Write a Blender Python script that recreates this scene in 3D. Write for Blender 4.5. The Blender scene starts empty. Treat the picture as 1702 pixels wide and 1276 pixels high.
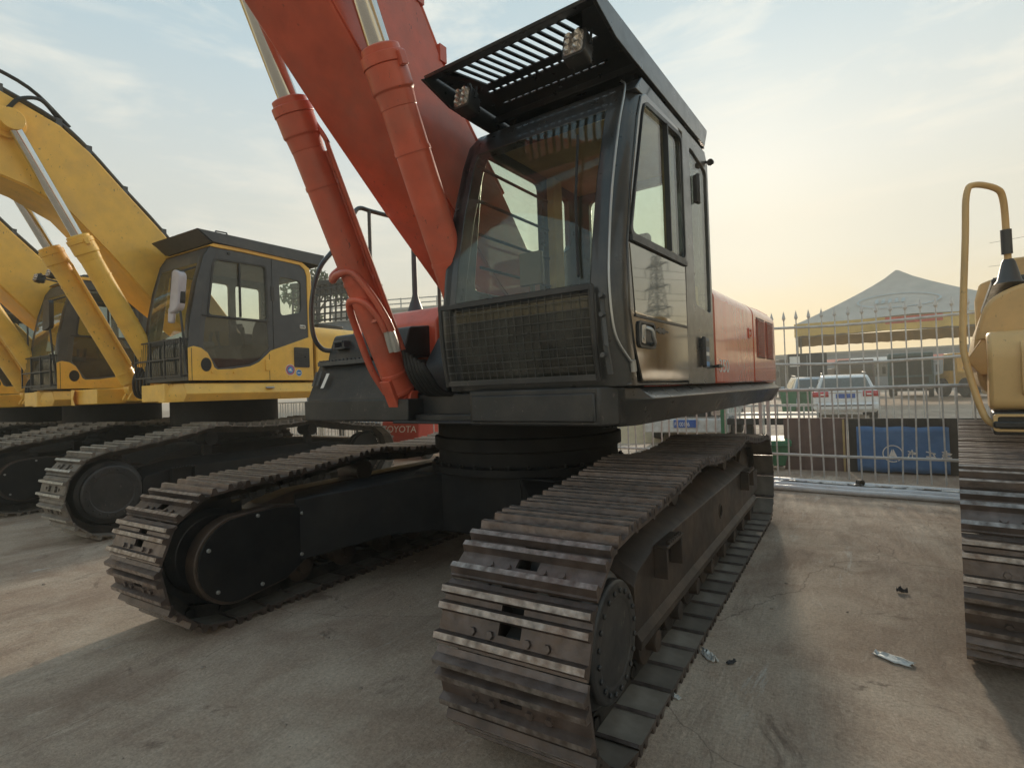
import bpy, bmesh, math, random
from math import sin, cos, pi, radians
from mathutils import Vector, Matrix
random.seed(7)
S = bpy.context.scene
COL = S.collection

# ------------------------------------------------------------------ camera
cd = bpy.data.cameras.new('Camera'); cam = bpy.data.objects.new('Camera', cd); COL.objects.link(cam)
YAW, PITCH, ROLL = 0.55295, 0.01209, -0.03388
fw = Vector((-sin(YAW)*cos(PITCH), cos(YAW)*cos(PITCH), sin(PITCH)))
rt = Vector((cos(YAW), sin(YAW), 0)); up = rt.cross(fw)
r2 = rt*cos(ROLL)+up*sin(ROLL); u2 = -rt*sin(ROLL)+up*cos(ROLL)
M = Matrix((( r2.x,u2.x,-fw.x,2.3191),(r2.y,u2.y,-fw.y,-3.9802),(r2.z,u2.z,-fw.z,1.4076),(0,0,0,1)))
cam.matrix_world = M
cd.sensor_width = 36; cd.lens = 36*910.5/1702; cd.clip_start = .05; cd.clip_end = 3000
S.camera = cam

# ------------------------------------------------------------------ sky, sun, exposure
SUN_AZ, SUN_EL = radians(-9), radians(19)     # azimuth clockwise from +Y
w = bpy.data.worlds.new('World'); S.world = w; w.use_nodes = True
nt = w.node_tree; N = nt.nodes; L = nt.links; N.clear()
out = N.new('ShaderNodeOutputWorld'); bg = N.new('ShaderNodeBackground')
sky = N.new('ShaderNodeTexSky'); sky.sky_type = 'NISHITA'; sky.sun_disc = False
sky.sun_elevation = SUN_EL; sky.sun_rotation = SUN_AZ; sky.air_density = 1.0; sky.dust_density = 2.0; sky.ozone_density = 1.0
tc = N.new('ShaderNodeTexCoord')
mp = N.new('ShaderNodeMapping'); mp.inputs['Scale'].default_value = (1.3, 1.3, 5.5); mp.inputs['Rotation'].default_value = (0, 0, .5)
nz = N.new('ShaderNodeTexNoise'); nz.inputs['Scale'].default_value = 2.6; nz.inputs['Detail'].default_value = 10; nz.inputs['Roughness'].default_value = .64; nz.inputs['Distortion'].default_value = .4
rp = N.new('ShaderNodeValToRGB'); rp.color_ramp.elements[0].position = .50; rp.color_ramp.elements[1].position = .66
# thin high haze over the whole sky: warm and bright at the horizon, cooler overhead
sx = N.new('ShaderNodeSeparateXYZ'); hz = N.new('ShaderNodeValToRGB'); el = hz.color_ramp.elements
el[0].position = 0; el[0].color = (.84,.61,.27,1); el[1].position = 1; el[1].color = (.16,.30,.42,1)
for p_, c_ in ((.09,(.83,.67,.38)),(.20,(.70,.72,.65)),(.34,(.60,.68,.70)),(.50,(.40,.56,.66)),(.68,(.26,.45,.56))): e_ = el.new(p_); e_.color = (*c_,1)
hs = N.new('ShaderNodeMixRGB'); hs.blend_type = 'MULTIPLY'; hs.inputs[0].default_value = 1; hs.inputs[2].default_value = (6.0,6.0,6.0,1)
mh = N.new('ShaderNodeMixRGB'); mh.inputs[0].default_value = .95
mx = N.new('ShaderNodeMixRGB'); mx.inputs[2].default_value = (6.4,6.0,5.2,1)
ml = N.new('ShaderNodeMath'); ml.operation = 'MULTIPLY'; ml.inputs[1].default_value = .42
L.new(tc.outputs['Generated'], sx.inputs[0]); L.new(sx.outputs['Z'], hz.inputs[0]); L.new(hz.outputs[0], hs.inputs[1])
L.new(sky.outputs[0], mh.inputs[1]); L.new(hs.outputs[0], mh.inputs[2])
L.new(tc.outputs['Generated'], mp.inputs[0]); L.new(mp.outputs[0], nz.inputs['Vector']); L.new(nz.outputs['Fac'], rp.inputs[0])
L.new(rp.outputs[0], ml.inputs[0]); L.new(ml.outputs[0], mx.inputs[0]); L.new(mh.outputs[0], mx.inputs[1])
L.new(mx.outputs[0], bg.inputs[0]); L.new(bg.outputs[0], out.inputs[0]); bg.inputs[1].default_value = .11
sl = bpy.data.lights.new('Sun', 'SUN'); so = bpy.data.objects.new('Sun', sl); COL.objects.link(so)
sl.energy = 2.3; sl.angle = radians(4); sl.color = (1, .86, .66)
sd = Vector((sin(SUN_AZ)*cos(SUN_EL), cos(SUN_AZ)*cos(SUN_EL), sin(SUN_EL)))
so.rotation_euler = sd.to_track_quat('Z', 'Y').to_euler()
S.view_settings.view_transform = 'Standard'; S.view_settings.look = 'None'
S.view_settings.exposure = 0.95; S.view_settings.gamma = 1

# ------------------------------------------------------------------ materials
def mat(name, col, rough=.5, metal=0., var=.15, vscale=6., dirt=None, dirt_amt=.3, dscale=3., bump=0., bscale=60., coat=0., rvar=.15, obj=False, spec=.5, streak=False, chip=None):
    m = bpy.data.materials.new(name); m.use_nodes = True; nt = m.node_tree; N = nt.nodes; L = nt.links
    b = N['Principled BSDF']; tc = N.new('ShaderNodeTexCoord')
    b.inputs['Metallic'].default_value = metal; b.inputs['Specular IOR Level'].default_value = spec
    if coat: b.inputs['Coat Weight'].default_value = coat; b.inputs['Coat Roughness'].default_value = .08
    vec = tc.outputs['Object']
    if streak:
        mp = N.new('ShaderNodeMapping'); mp.inputs['Scale'].default_value = (1, 1, .15); L.new(vec, mp.inputs[0]); dvec = mp.outputs[0]
    else: dvec = vec
    n1 = N.new('ShaderNodeTexNoise'); n1.inputs['Scale'].default_value = vscale; n1.inputs['Detail'].default_value = 8; L.new(vec, n1.inputs['Vector'])
    r1 = N.new('ShaderNodeMapRange'); r1.inputs[1].default_value = .3; r1.inputs[2].default_value = .7; r1.inputs[3].default_value = 1-var; r1.inputs[4].default_value = 1+var
    L.new(n1.outputs['Fac'], r1.inputs[0])
    mu = N.new('ShaderNodeMixRGB'); mu.blend_type = 'MULTIPLY'; mu.inputs[0].default_value = 1; mu.inputs[1].default_value = (*col, 1)
    L.new(r1.outputs[0], mu.inputs[2]); last = mu.outputs[0]
    if obj:
        oi = N.new('ShaderNodeObjectInfo'); r2 = N.new('ShaderNodeMapRange'); r2.inputs[3].default_value = .65; r2.inputs[4].default_value = 1.35
        L.new(oi.outputs['Random'], r2.inputs[0]); m2 = N.new('ShaderNodeMixRGB'); m2.blend_type = 'MULTIPLY'; m2.inputs[0].default_value = 1
        L.new(last, m2.inputs[1]); L.new(r2.outputs[0], m2.inputs[2]); last = m2.outputs[0]
    if dirt:
        n2 = N.new('ShaderNodeTexNoise'); n2.inputs['Scale'].default_value = dscale; n2.inputs['Detail'].default_value = 10; n2.inputs['Roughness'].default_value = .65
        L.new(dvec, n2.inputs['Vector'])
        r3 = N.new('ShaderNodeMapRange'); r3.inputs[1].default_value = .45; r3.inputs[2].default_value = .7; r3.inputs[3].default_value = 0; r3.inputs[4].default_value = dirt_amt
        L.new(n2.outputs['Fac'], r3.inputs[0]); m3 = N.new('ShaderNodeMixRGB'); m3.inputs[2].default_value = (*dirt, 1)
        L.new(r3.outputs[0], m3.inputs[0]); L.new(last, m3.inputs[1]); last = m3.outputs[0]
    if chip:      # small scratches and chips through the paint
        mpc = N.new('ShaderNodeMapping'); mpc.inputs['Scale'].default_value = (1.6, 1, .55); mpc.inputs['Rotation'].default_value = (.5,.3,.2); L.new(vec, mpc.inputs[0])
        nc = N.new('ShaderNodeTexNoise'); nc.inputs['Scale'].default_value = 30; nc.inputs['Detail'].default_value = 5; nc.inputs['Roughness'].default_value = .7; L.new(mpc.outputs[0], nc.inputs['Vector'])
        nb = N.new('ShaderNodeTexNoise'); nb.inputs['Scale'].default_value = 1.7; nb.inputs['Detail'].default_value = 4; L.new(vec, nb.inputs['Vector'])
        ad = N.new('ShaderNodeMath'); ad.operation = 'MULTIPLY_ADD'; ad.inputs[1].default_value = .35; L.new(nb.outputs['Fac'], ad.inputs[0]); L.new(nc.outputs['Fac'], ad.inputs[2])
        rc_ = N.new('ShaderNodeMapRange'); rc_.inputs[1].default_value = .835; rc_.inputs[2].default_value = .87; rc_.inputs[3].default_value = 0; rc_.inputs[4].default_value = .75; L.new(ad.outputs[0], rc_.inputs[0])
        mc = N.new('ShaderNodeMixRGB'); mc.inputs[2].default_value = (*chip, 1); L.new(rc_.outputs[0], mc.inputs[0]); L.new(last, mc.inputs[1]); last = mc.outputs[0]
    L.new(last, b.inputs['Base Color'])
    r4 = N.new('ShaderNodeMapRange'); r4.inputs[3].default_value = max(.02, rough-rvar); r4.inputs[4].default_value = min(1, rough+rvar)
    n4 = N.new('ShaderNodeTexNoise'); n4.inputs['Scale'].default_value = vscale*2.3; n4.inputs['Detail'].default_value = 6; L.new(dvec, n4.inputs['Vector'])
    L.new(n4.outputs['Fac'], r4.inputs[0]); L.new(r4.outputs[0], b.inputs['Roughness'])
    if bump:
        n5 = N.new('ShaderNodeTexNoise'); n5.inputs['Scale'].default_value = bscale; n5.inputs['Detail'].default_value = 6; L.new(vec, n5.inputs['Vector'])
        bp = N.new('ShaderNodeBump'); bp.inputs['Strength'].default_value = bump; bp.inputs['Distance'].default_value = .01
        L.new(n5.outputs['Fac'], bp.inputs['Height']); L.new(bp.outputs[0], b.inputs['Normal'])
    return m
def glass(name, tint=(.75,.82,.78), dust=.06, refl=1.0, dustcol=(.45,.43,.36)):
    m = bpy.data.materials.new(name); m.use_nodes = True; nt = m.node_tree; N = nt.nodes; L = nt.links; N.clear()
    o = N.new('ShaderNodeOutputMaterial'); t = N.new('ShaderNodeBsdfTransparent'); t.inputs[0].default_value = (*tint, 1)
    g = N.new('ShaderNodeBsdfGlossy'); g.inputs['Roughness'].default_value = .015
    d = N.new('ShaderNodeBsdfDiffuse'); d.inputs[0].default_value = (*dustcol, 1)
    f = N.new('ShaderNodeLayerWeight'); f.inputs[0].default_value = .5      # Schlick reflectance, the same from both faces
    fp = N.new('ShaderNodeMath'); fp.operation = 'POWER'; fp.inputs[1].default_value = 5; L.new(f.outputs['Facing'], fp.inputs[0])
    fm = N.new('ShaderNodeMath'); fm.operation = 'MULTIPLY_ADD'; fm.inputs[1].default_value = .90*refl; fm.inputs[2].default_value = .045*refl; fm.use_clamp = True
    tc = N.new('ShaderNodeTexCoord'); n = N.new('ShaderNodeTexNoise'); n.inputs['Scale'].default_value = 5; n.inputs['Detail'].default_value = 10; n.inputs['Roughness'].default_value = .7
    r = N.new('ShaderNodeMapRange'); r.inputs[1].default_value = .35; r.inputs[2].default_value = .75; r.inputs[3].default_value = dust*.3; r.inputs[4].default_value = dust*2
    L.new(tc.outputs['Object'], n.inputs['Vector']); L.new(n.outputs['Fac'], r.inputs[0])
    m1 = N.new('ShaderNodeMixShader'); m2 = N.new('ShaderNodeMixShader')
    L.new(r.outputs[0], m1.inputs[0]); L.new(t.outputs[0], m1.inputs[1]); L.new(d.outputs[0], m1.inputs[2])
    L.new(fp.outputs[0], fm.inputs[0]); L.new(fm.outputs[0], m2.inputs[0]); L.new(m1.outputs[0], m2.inputs[1]); L.new(g.outputs[0], m2.inputs[2])
    L.new(m2.outputs[0], o.inputs[0]); return m
DUST = (.30, .26, .21)
ORANGE = mat('orange paint', (.62,.115,.06), .42, var=.14, dirt=(.36,.13,.09), dirt_amt=.6, dscale=2.2, bump=.04, coat=.25, chip=(.10,.05,.04))
HOODRED = mat('orange hood paint', (.62,.085,.04), .22, var=.08, dirt=(.48,.30,.24), dirt_amt=.45, dscale=1.6, coat=.6, streak=True, chip=(.16,.07,.05))
YELLOW = mat('yellow paint', (.92,.54,.085), .42, var=.07, dirt=(.62,.38,.12), dirt_amt=.5, dscale=2.5, bump=.03, coat=.15, chip=(.14,.09,.05))
YELLOW2 = mat('pale yellow paint', (.72,.47,.20), .5, var=.08, dirt=(.4,.3,.18), dirt_amt=.5, dscale=2.5, coat=.1, chip=(.2,.13,.08))  # paler, less saturated yellow for the right-hand machine and the loader bucket
BLACK = mat('black machine paint', (.022,.023,.025), .45, var=.25, dirt=(.10,.085,.07), dirt_amt=.45, dscale=3.5, bump=.06, chip=(.14,.12,.10))
DARKGREY = mat('charcoal cab paint', (.028,.031,.033), .32, var=.15, dirt=(.15,.13,.105), dirt_amt=.35, dscale=2.5, coat=.35, chip=(.13,.12,.11))
CABGREY = mat('grey cab paint', (.06,.065,.07), .45, var=.12, dirt=(.2,.18,.15), dirt_amt=.25, dscale=2.5)
DOORGLOSS = mat('polished dark door paint', (.06,.058,.055), .10, metal=.75, var=.12, dirt=(.25,.21,.16), dirt_amt=.3, dscale=2., rvar=.06, coat=.5)
DOORPANE = mat('mirror-dark door pane', (.27,.27,.25), .03, metal=.9, var=.04, rvar=.02)
RIM = mat('rusty dark frame paint', (.034,.024,.019), .5, var=.3, dirt=(.15,.095,.06), dirt_amt=.6, dscale=2.4, bump=.12, bscale=40)
FRAMEBLK = mat('undercarriage black', (.009,.009,.010), .62, spec=.25, var=.3, dirt=(.045,.038,.032), dirt_amt=.3, dscale=4, bump=.06)
STEEL = mat('track plate steel', (.125,.10,.092), .42, metal=.6, var=.35, vscale=14, dirt=(.13,.085,.06), dirt_amt=.65, dscale=9, bump=.25, bscale=55, obj=True)
STEEL2 = mat('dusty track steel', (.17,.145,.122), .6, metal=.3, var=.3, vscale=14, dirt=(.26,.22,.18), dirt_amt=.6, dscale=9, bump=.25, bscale=55, obj=True)
WORN = mat('worn grouser edge', (.30,.265,.245), .38, metal=.75, var=.5, vscale=26, dirt=(.12,.07,.05), dirt_amt=.9, dscale=11, bump=.2, bscale=70)
WORN2 = mat('pale dusty grouser edge', (.46,.43,.38), .55, metal=.35, var=.3, vscale=22, dirt=(.24,.2,.16), dirt_amt=.6, dscale=14, bump=.2, bscale=70)
PLATEIN = mat('dusty inner plate face', (.21,.185,.155), .55, metal=.2, var=.25, vscale=8, dirt=(.12,.09,.07), dirt_amt=.5, dscale=5, obj=True)
GREASE = mat('greasy chain steel', (.03,.027,.024), .5, metal=.3, var=.4, vscale=12, dirt=(.10,.08,.06), dirt_amt=.5, dscale=7, bump=.15)
CHROME = mat('chrome rod', (.62,.62,.60), .12, metal=1, var=.05, rvar=.05)
RUBBER = mat('black rubber', (.016,.016,.016), .6, var=.2)
INTER = mat('cab interior plastic', (.10,.085,.06), .7, var=.2)
INTERLT = mat('tan interior trim', (.42,.31,.14), .7, var=.2)
SEATM = mat('seat cloth', (.035,.04,.05), .9, var=.25, bump=.2, bscale=150)
LAMP = mat('lamp reflector', (.55,.5,.45), .25, metal=.6, var=.4, vscale=30)
WHITEP = mat('white painted steel', (.62,.62,.60), .5, var=.12, vscale=9, dirt=(.30,.25,.2), dirt_amt=.5, dscale=8)
WHITE = mat('white car paint', (.72,.73,.74), .28, var=.04, dirt=(.5,.47,.42), dirt_amt=.3, coat=.5)
PVC = mat('white plastic pipe', (.84,.85,.87), .4, var=.05, dirt=(.45,.40,.34), dirt_amt=.35, dscale=5, bump=.05)
WHITETXT = mat('white lettering', (.78,.76,.72), .5, var=.08)
GLASS = glass('cab glass', (.90,.95,.90), .03)
GLASSW = glass('windshield glass', (.93,.95,.90), .02)
GLASSD = glass('smoked glass', (.42,.44,.44), .08)
SILVER = mat('galvanised steel', (.5,.5,.48), .4, metal=.8, var=.15)
MAROON = mat('maroon sheet metal', (.135,.088,.080), .6, var=.2, dirt=(.2,.15,.12), dirt_amt=.4, streak=True)
BLKBOARD = mat('black board', (.02,.021,.022), .6, var=.2, dirt=(.1,.09,.08), dirt_amt=.3)
BLUE = mat('blue tarpaulin', (.045,.15,.36), .55, var=.15, dirt=(.15,.24,.36), dirt_amt=.4, dscale=3, bump=.08, bscale=8)
GREEN = mat('green plastic', (.03,.17,.08), .5, var=.15, dirt=(.15,.2,.14), dirt_amt=.3)
TYRE = mat('tyre rubber', (.02,.02,.02), .8, var=.3, dirt=(.12,.1,.08), dirt_amt=.4)
TAIL = mat('red tail lamp', (.5,.02,.03), .25, var=.1, coat=.6)
PLATE = mat('blue number plate', (.03,.10,.36), .4, var=.1)
TENTM = mat('grey cream tent fabric', (.54,.48,.42), .8, var=.10, vscale=1.2, dirt=(.45,.44,.38), dirt_amt=.5, dscale=.8)
TENTP = mat('pale tent print', (.46,.49,.49), .8)
TENTY = mat('yellow tent valance', (.62,.42,.13), .8, var=.2, vscale=1.2)
TENTR = mat('red banner cloth', (.55,.12,.08), .8, var=.2)
CONC = mat('grey render wall', (.30,.30,.29), .85, var=.12, vscale=1.5, dirt=(.2,.19,.17), dirt_amt=.4, dscale=1)
PEBB = mat('brown grit', (.30,.24,.19), .9, var=.3, vscale=40)
TEAL = mat('blue truck paint', (.05,.14,.17), .5, var=.15, dirt=(.2,.2,.17), dirt_amt=.4)
SANDM = mat('pale sand', (.55,.42,.26), .95, var=.15, dirt=(.4,.3,.18), dirt_amt=.5, dscale=3, bump=.4, bscale=12)
SLATE = mat('blue grey sheet', (.13,.17,.22), .5, var=.12, dirt=(.25,.25,.24), dirt_amt=.3)
REDP = mat('red forklift paint', (.50,.05,.03), .4, var=.1, dirt=(.3,.15,.1), dirt_amt=.3)
BARK = mat('bark', (.10,.07,.05), .9, var=.3, bump=.4, bscale=20)
LEAF = mat('leaves', (.05,.085,.03), .7, var=.4, vscale=3)
LAV = mat('lavender plastic wrap', (.50,.47,.50), .35, var=.12, bump=.5, bscale=30)
LITTER = mat('crumpled film', (.62,.62,.60), .3, var=.2, vscale=30)
DKLITTER = mat('dark scrap', (.03,.03,.035), .7, var=.3)
STICKR = mat('red and blue sticker', (.45,.10,.16), .4, var=.2)
STICKB = mat('blue sticker', (.05,.25,.55), .4, var=.2)
CAR2 = mat('silver blue car paint', (.35,.42,.50), .3, var=.05, coat=.5)

# ------------------------------------------------------------------ mesh builder
class MB:
    def __init__(s): s.v = []; s.f = []; s.mi = []
    def add(s, vs, fs, mi=0):
        o = len(s.v); s.v += [tuple(v) for v in vs]; s.f += [tuple(i+o for i in f) for f in fs]; s.mi += [mi]*len(fs); return s
    def box(s, x0,x1,y0,y1,z0,z1, mi=0):
        return s.add([(x0,y0,z0),(x1,y0,z0),(x1,y1,z0),(x0,y1,z0),(x0,y0,z1),(x1,y0,z1),(x1,y1,z1),(x0,y1,z1)],
              [(0,3,2,1),(4,5,6,7),(0,1,5,4),(1,2,6,5),(2,3,7,6),(3,0,4,7)], mi)
    def bar(s, a, b, wx, wz, upv=(0,0,1), mi=0):
        a = Vector(a); b = Vector(b); d = (b-a).normalized(); u = Vector(upv); x = d.cross(u)
        if x.length < 1e-4: x = d.cross(Vector((1,0,0)))
        x.normalize(); u = x.cross(d); vs = []
        for p in (a, b):
            for sx, sz in ((-1,-1),(1,-1),(1,1),(-1,1)): vs.append(p+x*sx*wx/2+u*sz*wz/2)
        return s.add(vs, [(0,1,2,3),(7,6,5,4),(0,4,5,1),(1,5,6,2),(2,6,7,3),(3,7,4,0)], mi)
    def prism(s, poly, a0, a1, axis=0, mi=0):
        n = len(poly)
        def P(a, p): return (a,p[0],p[1]) if axis == 0 else ((p[0],a,p[1]) if axis == 1 else (p[0],p[1],a))
        vs = [P(a0,p) for p in poly]+[P(a1,p) for p in poly]
        fs = [tuple(range(n)), tuple(range(2*n-1,n-1,-1))]+[(i,(i+1)%n,n+(i+1)%n,n+i) for i in range(n)]
        return s.add(vs, fs, mi)
    def panel(s, outer, holes, a0, a1, axis=0, mi=0):
        bm = bmesh.new(); loops = []; es = []
        for lp in [outer]+list(holes):
            vs = [bm.verts.new((p[0],p[1],0)) for p in lp]; loops.append(lp)
            es += [bm.edges.new((vs[i],vs[(i+1)%len(vs)])) for i in range(len(vs))]
        bm.verts.index_update()
        bmesh.ops.triangle_fill(bm, use_beauty=True, use_dissolve=False, edges=es)
        def P(a, p): return (a,p[0],p[1]) if axis == 0 else ((p[0],a,p[1]) if axis == 1 else (p[0],p[1],a))
        bm.verts.ensure_lookup_table(); n = len(bm.verts)
        vs = [P(a0,v.co) for v in bm.verts]+[P(a1,v.co) for v in bm.verts]
        fs = []
        for f in bm.faces:
            ix = [v.index for v in f.verts]; fs += [tuple(ix), tuple(n+i for i in reversed(ix))]
        k = 0
        for lp in loops:
            m = len(lp); fs += [(k+i,k+(i+1)%m,n+k+(i+1)%m,n+k+i) for i in range(m)]; k += m
        bm.free(); return s.add(vs, fs, mi)
    def tube(s, pts, r, n=10, mi=0, cap=True):
        pts = [Vector(p) for p in pts]; vs = []; fs = []; pu = None
        for i, p in enumerate(pts):
            d = ((pts[i+1]-p).normalized() if i+1 < len(pts) else Vector((0,0,0)))+((p-pts[i-1]).normalized() if i else Vector((0,0,0)))
            d.normalize()
            if pu is None: pu = Vector((0,0,1)) if abs(d.z) < .9 else Vector((1,0,0))
            u = (pu-d*pu.dot(d)).normalized(); pu = u; x = d.cross(u); rr = r[i] if isinstance(r, (list,tuple)) else r
            for k in range(n): vs.append(p+(u*cos(2*pi*k/n)+x*sin(2*pi*k/n))*rr)
        for i in range(len(pts)-1):
            for k in range(n): fs.append((i*n+k,i*n+(k+1)%n,(i+1)*n+(k+1)%n,(i+1)*n+k))
        if cap: fs += [tuple(range(n-1,-1,-1)), tuple((len(pts)-1)*n+k for k in range(n))]
        return s.add(vs, fs, mi)
    def lathe(s, prof, c, axis='x', n=40, mi=0):
        "prof: list of (radius, along); revolved about axis through c"
        vs = []; fs = []
        for r, a in prof:
            for k in range(n):
                t = 2*pi*k/n; q = (a, r*cos(t), r*sin(t))
                q = q if axis == 'x' else ((q[1],q[0],q[2]) if axis == 'y' else (q[1],q[2],q[0]))
                vs.append((c[0]+q[0],c[1]+q[1],c[2]+q[2]))
        for i in range(len(prof)-1):
            for k in range(n): fs.append((i*n+k,i*n+(k+1)%n,(i+1)*n+(k+1)%n,(i+1)*n+k))
        if prof[0][0] > 1e-6: fs.append(tuple(range(n)))
        if prof[-1][0] > 1e-6: fs.append(tuple((len(prof)-1)*n+k for k in range(n-1,-1,-1)))
        return s.add(vs, fs, mi)
    def cyl(s, a, b, r, n=20, mi=0): return s.tube([a,b], r, n, mi)
    def loft(s, rows, mi=0, close=False):
        n = len(rows[0]); vs = [p for r in rows for p in r]; fs = []
        for i in range(len(rows)-1):
            for k in range(n if close else n-1): fs.append((i*n+k,i*n+(k+1)%n,(i+1)*n+(k+1)%n,(i+1)*n+k))
        if close: fs += [tuple(range(n-1,-1,-1)), tuple((len(rows)-1)*n+k for k in range(n))]
        return s.add(vs, fs, mi)
    def strip(s, prof, x0, x1, th, mi=0):
        "sheet following a (y,z) profile between x0 and x1, thickness th inward (+y side)"
        pr = [Vector((p[0],p[1])) for p in prof]; inn = []
        for i, p in enumerate(pr):
            d = pr[min(i+1,len(pr)-1)]-pr[max(i-1,0)]; d.normalize(); inn.append(p+Vector((d.y,-d.x))*th)
        poly = pr+inn[::-1]
        return s.prism([(p.x,p.y) for p in poly], x0, x1, 0, mi)
    def mesh(s, name, mats, ang=35):
        me = bpy.data.meshes.new(name); me.from_pydata(s.v, [], s.f)
        bm = bmesh.new(); bm.from_mesh(me); bmesh.ops.recalc_face_normals(bm, faces=bm.faces); bm.to_mesh(me); bm.free()
        for m in (mats if isinstance(mats, (list,tuple)) else [mats]): me.materials.append(m)
        me.polygons.foreach_set('material_index', s.mi)
        me.shade_smooth(); me.set_sharp_from_angle(angle=radians(ang)); me.update(); return me
    def build(s, name, mats, parent=None, bevel=0, rz=0, seg=2, ang=35):
        o = bpy.data.objects.new(name, s.mesh(name, mats, ang)); COL.objects.link(o)
        if parent: o.parent = parent
        o.rotation_euler.z = rz
        if bevel:
            b = o.modifiers.new('Bevel', 'BEVEL'); b.width = bevel; b.segments = seg; b.limit_method = 'ANGLE'; b.angle_limit = radians(30); b.harden_normals = False
        return o
def empty(name, loc, rz=0):
    o = bpy.data.objects.new(name, None); COL.objects.link(o); o.location = loc; o.rotation_euler.z = rz; o.empty_display_size = .2; return o
def tag(o, label=None, cat=None, group=None, kind=None):
    if label: o['label'] = label
    if cat: o['category'] = cat
    if group: o['group'] = group
    if kind: o['kind'] = kind
    return o
def smooth_path(pts, k=6):
    "Catmull-Rom through points"
    P = [Vector(p) for p in pts]; P = [P[0]*2-P[1]]+P+[P[-1]*2-P[-2]]; o = []
    for i in range(1, len(P)-2):
        for j in range(k):
            t = j/k; a, b, c, d = P[i-1:i+3]
            o.append(.5*((2*b)+(c-a)*t+(2*a-5*b+4*c-d)*t*t+(3*b-a-3*c+d)*t**3))
    return o+[P[-2]]
def fillet(poly, r, k=4):
    o = []; n = len(poly)
    for i in range(n):
        p = Vector(poly[i]); a = (Vector(poly[i-1])-p); b = (Vector(poly[(i+1)%n])-p); rr = min(r, a.length*.45, b.length*.45)
        a = p+a.normalized()*rr; b = p+b.normalized()*rr
        for j in range(k+1):
            t = j/k; q = a*(1-t)**2+p*2*t*(1-t)+b*t*t; o.append((q.x,q.y))
    return o
def text(body, size, name, m, parent, loc, rot, depth=.002, font_scale=(1,1)):
    c = bpy.data.curves.new(name, 'FONT'); c.body = body; c.size = size; c.extrude = depth
    t = bpy.data.objects.new(name, c); COL.objects.link(t); bpy.context.view_layer.update()
    me = bpy.data.meshes.new_from_object(t.evaluated_get(bpy.context.evaluated_depsgraph_get()))
    bpy.data.objects.remove(t); me.materials.clear(); me.materials.append(m)
    o = bpy.data.objects.new(name, me); COL.objects.link(o); o.parent = parent; o.location = loc; o.rotation_euler = rot; o.scale = (font_scale[0], font_scale[1], 1); return o

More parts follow.
